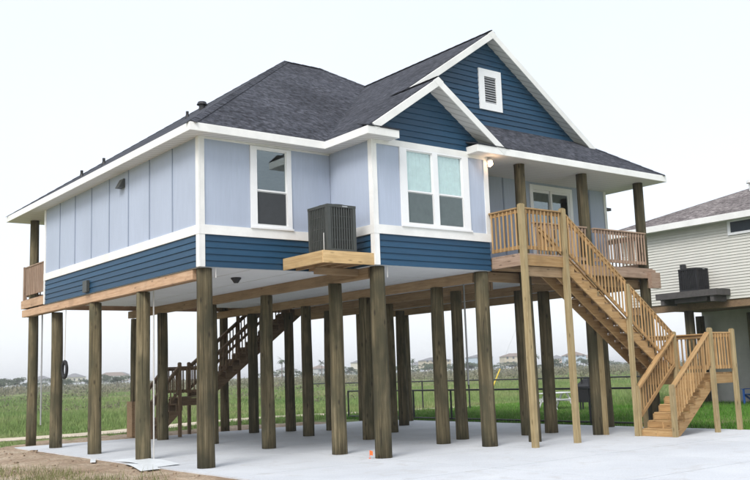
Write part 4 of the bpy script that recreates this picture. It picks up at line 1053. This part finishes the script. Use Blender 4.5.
# black pipe fences on the lawn
def pipe_fence(name, p0, p1, h, gap, label, rails):
    F_ = thing(name, label, 'fence', (p0[0], p0[1], 0))
    p0 = Vector((*p0, 0)); p1 = Vector((*p1, 0)); L = (p1 - p0).length; n = int(round(L / gap))
    for i in range(n + 1):
        q = p0 + (p1 - p0) * (i / n); mb = MB(); mb.tube(q - Vector((0, 0, 0.12)), q + Vector((0, 0, h)), 0.035, n=8); mb.build('fence_post', 'dark_metal', F_)
    for z in rails:
        mb = MB(); mb.tube(p0 + Vector((0, 0, z)), p1 + Vector((0, 0, z)), 0.03, n=8); mb.build('rail', 'dark_metal', F_)
pipe_fence('pipe_fence', (14.0, -0.6), (14.0, 14.2), 1.08, 2.1, 'black pipe fence with two rails along the slab edge', (1.08, 0.06))
pipe_fence('pipe_fence', (20.6, 4.0), (20.6, 27.0), 1.32, 3.2, 'taller black pipe fence with single top rail out on the lawn', (1.30,))

# dark barbecue by the fence
BQ = thing('barbecue', 'dark lidded barbecue with peaked hood standing on the lawn', 'barbecue', (20.9, 7.2, -0.05))
for a in (20.62, 21.18):
    for b in (6.98, 7.42): box('leg', a - 0.02, a + 0.02, b - 0.02, b + 0.02, -0.06, 0.329, 'dark_metal', BQ)
box('cabinet', 20.55, 21.25, 6.9, 7.5, 0.33, 0.95, 'rubber', BQ)
mb = MB(); mb.hexa([(20.48, 6.85, 0.951), (20.78, 7.12, 1.30), (20.48, 7.55, 0.951), (20.78, 7.28, 1.30), (21.32, 6.85, 0.951), (21.02, 7.12, 1.30), (21.32, 7.55, 0.951), (21.02, 7.28, 1.30)]); mb.build('hood', 'dark_metal', BQ)
box('side_shelf', 20.56, 21.24, 6.60, 6.89, 0.86, 0.90, 'galvanised', BQ)

# white garden tables (low, on the lawn)
def garden_table(x, y, label, s=1.0):
    T = thing('garden_table', label, 'table', (x, y, -0.05))
    for i in range(5): lumber('table_slat', (x - 0.75 * s, y - 0.32 * s + 0.16 * s * i, 0.68), (x + 0.75 * s, y - 0.32 * s + 0.16 * s * i, 0.68), 0.14 * s, 0.035, 'vinyl_white', T)
    for sx_ in (-0.55, 0.55):
        for sy_ in (-1, 1): lumber('leg', (x + sx_ * s, y + sy_ * 0.55 * s, -0.06), (x + sx_ * s, y + sy_ * 0.12 * s, 0.66), 0.05, 0.08, 'vinyl_white', T)
        lumber('crossbar', (x + sx_ * s, y - 0.62 * s, 0.36), (x + sx_ * s, y + 0.62 * s, 0.36), 0.05, 0.08, 'vinyl_white', T)
    for sy_ in (-1, 1): lumber('bench_slat', (x - 0.75 * s, y + sy_ * 0.62 * s, 0.42), (x + 0.75 * s, y + sy_ * 0.62 * s, 0.42), 0.22 * s, 0.035, 'vinyl_white', T)
garden_table(21.3, 9.3, 'white picnic table on the lawn near the barbecue')
garden_table(29.6, 6.6, 'white picnic table under the neighbouring house beside a blue chair')
# blue garden chair under the neighbour
BC = thing('garden_chair', 'blue slatted garden chair under the neighbouring house', 'chair', (26.6, 3.35, -0.05))
X0, Y0 = 26.6, 3.35
for i in range(5):
    lumber('back_slat', (X0 + 0.22, Y0 - 0.26 + 0.13 * i, 0.30), (X0 + 0.48, Y0 - 0.27 + 0.135 * i, 1.05 - 0.04 * abs(i - 2)), 0.02, 0.11, 'blue_plastic', BC, up=(0, 1, 0))
    lumber('seat_slat', (X0 - 0.28 + 0.11 * i, Y0 - 0.28, 0.40 - 0.02 * i), (X0 - 0.28 + 0.11 * i, Y0 + 0.28, 0.40 - 0.02 * i), 0.10, 0.022, 'blue_plastic', BC)
for s_ in (-1, 1):
    lumber('arm', (X0 - 0.36, Y0 + s_ * 0.33, 0.60), (X0 + 0.40, Y0 + s_ * 0.33, 0.60), 0.13, 0.025, 'blue_plastic', BC)
    lumber('leg', (X0 - 0.30, Y0 + s_ * 0.30, -0.06), (X0 - 0.30, Y0 + s_ * 0.30, 0.59), 0.03, 0.09, 'blue_plastic', BC)
    lumber('leg', (X0 + 0.62, Y0 + s_ * 0.30, -0.06), (X0 - 0.26, Y0 + s_ * 0.30, 0.38), 0.03, 0.09, 'blue_plastic', BC)
# yellow guy guard in the field
YG_ = thing('guy_guard', 'slanted yellow guard tube standing in the meadow', 'guard tube', (44.0, 35.6, -0.1))
mb = MB(); mb.tube((43.75, 35.9, -0.15), (44.45, 35.35, 1.75), 0.055, n=8); mb.build('tube', 'yellow_paint', YG_)
mb = MB(); mb.tube((44.45, 35.35, 1.75), (45.6, 34.45, 4.9), 0.008, n=5); mb.build('wire', 'galvanised', YG_)
# ------------------------------------------------------------------ neighbour's house
NB = thing('neighbour_house', 'white vinyl sided house on pilings with brown grey hip roof', 'house', (28, 0, 0))
NX, NXR, NY0, NY1 = 22.86, 32.8, -10.0, 6.55
NZ0, NZE, NZF = 4.06, 7.02, 7.22
NF = Face('x', NX, -1); NF2 = Face('y', NY1, 1); NOP = (0.3, 1.5, 6.52, 6.92)
box('wall_core', NX + 0.01, NXR, NY0, NY1, NZ0, NZE, 'neighbour_siding', NB)
mb = MB(); k = 27; s = (NZE - NZ0) / k
for i in range(k):
    z = NZ0 + i * s; NF.quad(mb, NY0, NY1, z, NY0, NY1, z + s, 0.0, 0.030, 0.0, 0.004)
mb.build('lap_siding', 'neighbour_siding', NB, 'stuff')
mb = MB()
for a, b, c, d_ in ((-0.9, 1.62, 6.44, 6.53), (-0.9, 1.62, 6.93, 7.0)): NF.quad(mb, a, b, c, a, b, d_, 0.03, 0.07)
for a, b in ((-0.9, -0.8), (1.5, 1.62)): NF.quad(mb, a, b, 6.53, a, b, 6.93, 0.03, 0.07)
nw = mb.build('window', 'vinyl_white', NB); NF.box('pane', -0.8, 1.5, 6.53, 6.93, 0.031, 0.045, 'far_glass', nw)
for nf, a, b in ((NF, NY0, NY1),): nf.box('corner_trim', b - 0.1, b, NZ0, NZE, 0.031, 0.05, 'white_trim', NB)
no = 0.46; ns = 0.38; hx = (NXR - NX) / 2 + no
nr_ = roof_plane('roof', None, [(NX - no, NY0 - no), (NX - no, NY1 + no), (NX - no + hx, NY1 + no - hx), (NX - no + hx, NY0 - no + hx)], NB, 'shingles_brown', f=lambda x, y: NZF + ns * (x - NX + no))
roof_plane('roof_slope', None, [(NXR + no, NY0 - no), (NXR + no, NY1 + no), (NX - no + hx, NY1 + no - hx), (NX - no + hx, NY0 - no + hx)], nr_, 'shingles_brown', f=lambda x, y: NZF + ns * (NXR + no - x))
roof_plane('roof_slope', None, [(NX - no, NY1 + no), (NXR + no, NY1 + no), (NX - no + hx, NY1 + no - hx)], nr_, 'shingles_brown', f=lambda x, y: NZF + ns * (NY1 + no - y))
roof_plane('roof_slope', None, [(NX - no, NY0 - no), (NXR + no, NY0 - no), (NX - no + hx, NY0 - no + hx)], nr_, 'shingles_brown', f=lambda x, y: NZF + ns * (y - NY0 + no))
lumber('fascia', (NX - no - 0.015, NY0 - no, NZF - 0.13), (NX - no - 0.015, NY1 + no + 0.03, NZF - 0.13), 0.03, 0.24, 'white_trim', nr_)
lumber('fascia', (NX - no, NY1 + no + 0.015, NZF - 0.13), (NXR + no, NY1 + no + 0.015, NZF - 0.13), 0.03, 0.24, 'white_trim', nr_)
box('soffit', NX - no, NX - 0.0, NY0 - no, NY1 + no, NZE - 0.03, NZE - 0.015, 'soffit_vinyl', nr_); box('soffit', NX, NXR + no, NY1 + 0.001, NY1 + no, NZE - 0.03, NZE - 0.015, 'soffit_vinyl', nr_)
mb = MB(); zz = NZF + ns * (4.3 + no - 0.4)
xv, yv = NX - no + 3.7, 2.35; zv = NZF + ns * 3.7
mb.tube((xv, yv, zv - 0.1), (xv, yv, zv + 0.30), 0.10, n=10); mb.tube((xv, yv, zv + 0.30), (xv, yv, zv + 0.42), 0.19, 0.15, 10); mb.build('roof_vent', 'pvc', nr_)
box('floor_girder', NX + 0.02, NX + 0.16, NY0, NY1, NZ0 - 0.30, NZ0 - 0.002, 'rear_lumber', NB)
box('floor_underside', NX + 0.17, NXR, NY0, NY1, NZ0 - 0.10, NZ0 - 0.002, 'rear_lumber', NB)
NP = Face('x', 28.0, -1); NP.box('base_wall', NY0, 6.35, -0.1, NZ0 - 0.102, -0.15, 0, 'neighbour_base', NB)
for yy in (6.2, 3.75, -0.6, -5.0, -9.6):
    for xx in (NX + 0.22, 27.6): piling(xx, yy, NZ0 - 0.305, 0.19, NB, z0=-0.15, lean=0.0)
box('condenser_shelf', NX - 0.95, NX - 0.032, 1.75, 4.4, 4.20, 4.44, 'weathered_board', NB)
condenser(NX - 0.88, NX - 0.12, 2.55, 3.35, 4.442, 5.30, 'black air conditioner on a shelf against the white neighbouring house', 8, 'rubber')
for yy in (2.0, 4.15): box('shelf_bracket', NX - 0.9, NX - 0.033, yy - 0.07, yy + 0.07, 3.98, 4.198, 'weathered_board', NB)
box('shelf_bracket', NX - 0.75, NX - 0.034, 2.3, 3.7, 4.02, 4.197, 'weathered_board', NB)
mb = MB(); mb.tube((NX - 0.12, 3.62, 4.30), (NX - 0.12, 3.62, 5.5), 0.05, n=8); mb.tube((NX - 0.12, 3.62, 5.38), (NX - 0.12, 3.62, 5.55), 0.12, n=10); mb.build('meter_mast', 'dark_metal', NB)
# ------------------------------------------------------------------ far houses along the horizon
def far_house(u, dist, wd, dp, fl, ht, wallm, roofm, rot, label, rise=2.0):
    x, y = at(u, dist)
    T = thing('distant_house', label, 'house', (x, y, -0.3), 'distant raised houses on the horizon')
    c, s = math.cos(rot), math.sin(rot)
    def tf(px, py, pz): return (x + px * c - py * s, y + px * s + py * c, pz)
    def bx(mb, x0, x1, y0, y1, z0, z1): mb.hexa([tf(a, b, cz) for a in (x0, x1) for b in (y0, y1) for cz in (z0, z1)])
    mb = MB(); bx(mb, -wd / 2, wd / 2, -dp / 2, dp / 2, fl, fl + ht); wl_ = mb.build('wall', wallm, T)
    e = 0.6; mb = MB(); r0 = max(0.3, wd / 2 - dp / 2)
    pts = [tf(-wd / 2 - e, -dp / 2 - e, fl + ht), tf(wd / 2 + e, -dp / 2 - e, fl + ht), tf(wd / 2 + e, dp / 2 + e, fl + ht), tf(-wd / 2 - e, dp / 2 + e, fl + ht), tf(-r0, 0, fl + ht + rise), tf(r0, 0, fl + ht + rise)]
    mb.add(pts, [(0, 1, 2, 3), (0, 1, 5, 4), (2, 3, 4, 5), (1, 2, 5), (3, 0, 4)]); mb.build('roof', roofm, T)
    for sx_ in (-1, 0, 1):
        for sy_ in (-1, 1):
            mb = MB(); bx(mb, sx_ * (wd / 2 - 0.3) - 0.2, sx_ * (wd / 2 - 0.3) + 0.2, sy_ * (dp / 2 - 0.3) - 0.2, sy_ * (dp / 2 - 0.3) + 0.2, -0.4, fl); mb.build('pile', 'far_pile', T)
    k = max(2, int(wd / 3)); fl2 = [fl + 1.0] + ([fl + 3.8] if ht > 4.5 else [])
    for zz in fl2:
        for i in range(k):
            px = -wd / 2 + wd * (i + 0.5) / k; mb = MB(); bx(mb, px - 0.6, px + 0.6, -dp / 2 - 0.06, -dp / 2 - 0.003, zz, zz + 1.4); mb.build('window', 'far_glass', T)
fh = [(8, 520, 12, 9, 3, 3.0, 'white_wall', 'far_roof_grey', 'white low house far off beyond the meadow behind the rear porch'),
      (44, 470, 11, 9, 3, 3.2, 'grey_wall', 'far_roof_grey', 'grey distant house seen beside the rear corner piling'),
      (76, 430, 12, 9, 3, 3.0, 'cream_wall', 'far_roof_grey', 'cream distant house between the two rearmost left pilings'),
      (114, 440, 15, 10, 3, 3.0, 'white_wall', 'far_roof_brown', 'wide white distant house with brown roof left of the rear staircase'),
      (122, 560, 10, 8, 3, 5.2, 'pink_wall', 'far_roof_grey', 'pinkish two storey distant house left of the rear staircase'),
      (284, 520, 11, 9, 3, 3.0, 'white_wall', 'far_roof_grey', 'small white distant house right of the rear staircase'),
      (316, 500, 12, 9, 3, 3.0, 'grey_wall', 'far_roof_brown', 'grey distant house with brown roof behind the middle pilings'),
      (357, 500, 9, 8, 3, 5.2, 'cream_wall', 'far_roof_grey', 'narrow cream two storey distant house behind the middle pilings'),
      (412, 560, 10, 8, 3, 3.2, 'white_wall', 'far_roof_grey', 'white distant house left of the paired bay pilings'),
      (429, 470, 14, 9, 3.2, 4.6, 'tan_wall', 'far_roof_grey', 'tan two storey distant house left of the paired bay pilings'),
      (473, 480, 12, 9, 3.2, 5.2, 'pale_blue_wall', 'far_roof_grey', 'pale blue two storey distant house beside the bay corner piling'),
      (507, 450, 15, 10, 3.2, 4.8, 'tan_wall', 'far_roof_brown', 'tan distant house with brown roof behind the yellow guard tube'),
      (549, 520, 12, 9, 3.2, 3.2, 'pink_wall', 'far_roof_grey', 'pinkish distant house between the two deck posts'),
      (566, 470, 11, 9, 3.2, 4.4, 'pale_blue_wall', 'far_roof_brown', 'pale blue distant house with brown roof between the deck posts'),
      (584, 520, 12, 9, 3.2, 3.4, 'white_wall', 'far_roof_brown', 'white distant house with brown roof right of the deck posts')]
for (u, dist, wd, dp, fl, ht, wm, rm, lb) in fh:
    far_house(u, dist * (1.6 if u < 140 else 1.25), wd * random.uniform(0.85, 1.35), dp * random.uniform(0.9, 1.3), fl, ht * random.uniform(0.9, 1.15), wm, rm, random.uniform(-1.1, 0.4), lb, random.uniform(1.3, 3.0))

# ------------------------------------------------------------------ far trees and bushes
def far_tree(u, dist, h, label, cr=None, palm=False, group='trees along the horizon'):
    x, y = at(u, dist); T = thing('palm_tree' if palm else 'tree', label, 'tree', (x, y, -0.3), group)
    cr = cr or h * 0.32; mb = MB()
    mb.tube((x, y, -0.4), (x + 0.1, y, h * 0.55), h * 0.03, h * 0.02, 7)
    if palm: mb.tube((x + 0.1, y, h * 0.55), (x + 0.15, y, h - 0.6), h * 0.02, h * 0.017, 7)
    else:
        for k in range(4): a = k * 1.6 + random.random(); mb.tube((x + 0.1, y, h * (0.4 + 0.05 * k)), (x + cr * 0.6 * math.cos(a), y + cr * 0.6 * math.sin(a), h * (0.65 + 0.06 * k)), h * 0.014, h * 0.006, 5)
    mb.build('trunk', 'bark', T)
    vs = []; fs = []
    if palm:
        for i in range(26):
            a = random.uniform(0, 6.28); el = random.uniform(-0.5, 1.1); L = h * random.uniform(0.2, 0.3); p0 = Vector((x + 0.15, y, h - 0.6)); prev = None
            d0 = Vector((math.cos(a) * math.cos(el), math.sin(a) * math.cos(el), math.sin(el))); sd_ = Vector((-math.sin(a), math.cos(a), 0)); q = p0
            for k in range(5):
                wdt = (0.10 + 0.32 * math.sin(3.14 * (k + 0.4) / 5)) * h * 0.06; b = len(vs); vs += [q + sd_ * wdt - Vector((0, 0, wdt * 0.5)), q, q - sd_ * wdt - Vector((0, 0, wdt * 0.5))]
                if k: fs += [(b - 3, b - 2, b + 1, b), (b - 2, b - 1, b + 2, b + 1)]
                q = q + d0 * (L / 4); d0 = (d0 + Vector((0, 0, -0.33))).normalized()
    else:
        lumps = [(random.gauss(0, .45), random.gauss(0, .45), random.uniform(-0.5, .8), random.uniform(0.3, .55)) for _ in range(9)]
        for i in range(760):
            lx, ly, lz, lr = random.choice(lumps); v = Vector((random.gauss(0, 1), random.gauss(0, 1), random.gauss(0, 1))).normalized() * lr * random.uniform(0.6, 1.05)
            c = Vector((x, y, h * 0.68)) + Vector(((lx + v.x) * cr, (ly + v.y) * cr, (lz + v.z) * h * 0.26)); r = h * random.uniform(0.035, 0.075)
            e1 = Vector((random.gauss(0, 1), random.gauss(0, 1), random.gauss(0, 1))).normalized(); e2 = e1.orthogonal().normalized()
            b = len(vs); vs += [c + e1 * r, c - e1 * r * 0.5 + e2 * r * 0.8, c - e1 * r * 0.5 - e2 * r * 0.8]; fs.append((b, b + 1, b + 2))
    link('crown', mesh('crown', vs, fs), 'tree_leaf', T)
for (u, dist, h) in [(279, 300, 7.5), (318, 330, 6.5), (407, 360, 6.5), (529, 370, 6.5)]:
    far_tree(u, dist, h, 'lone dark palm standing above the brush on the horizon', palm=True, group='palms on the horizon')
for (u, dist, h) in [(20, 330, 4.5), (62, 300, 4.0), (102, 350, 4.8), (118, 280, 3.6), (345, 320, 4.5), (424, 330, 4.6), (462, 300, 4.2), (520, 330, 4.5), (545, 300, 4.2), (580, 320, 4.4), (4, 270, 3.6), (300, 320, 4.0)]:
    far_tree(u, dist, h, 'low dark bushy tree in the brush on the horizon', cr=h * 0.6)

# brushy hedge line in front of the far houses
for i in range(64):
    u = -15 + i * 10.1 + random.uniform(-5, 5); dd = random.uniform(300, 430); h = random.uniform(2.2, 4.6)
    if 135 < u < 270: continue
    far_tree(u, dd, h, 'low grey green bush in the hedge line before the far houses', cr=h * random.uniform(0.8, 1.3), group='bushes before the far houses')
# ------------------------------------------------------------------ thin coastal haze
hz = MB(); hz.box(-3200, 5200, -500, 6200, -2.0, 13.0)
HZ = hz.build('haze', None, None, 'stuff')
m = bpy.data.materials.new('haze_air'); m.use_nodes = True; t = m.node_tree; t.nodes.clear()
o_ = t.nodes.new('ShaderNodeOutputMaterial'); pv = t.nodes.new('ShaderNodeVolumePrincipled')
pv.inputs['Color'].default_value = (0.98, 0.99, 1.0, 1); pv.inputs['Density'].default_value = 0.0006; pv.inputs['Anisotropy'].default_value = 0.2
t.links.new(pv.outputs[0], o_.inputs['Volume']); HZ.data.materials.append(m)
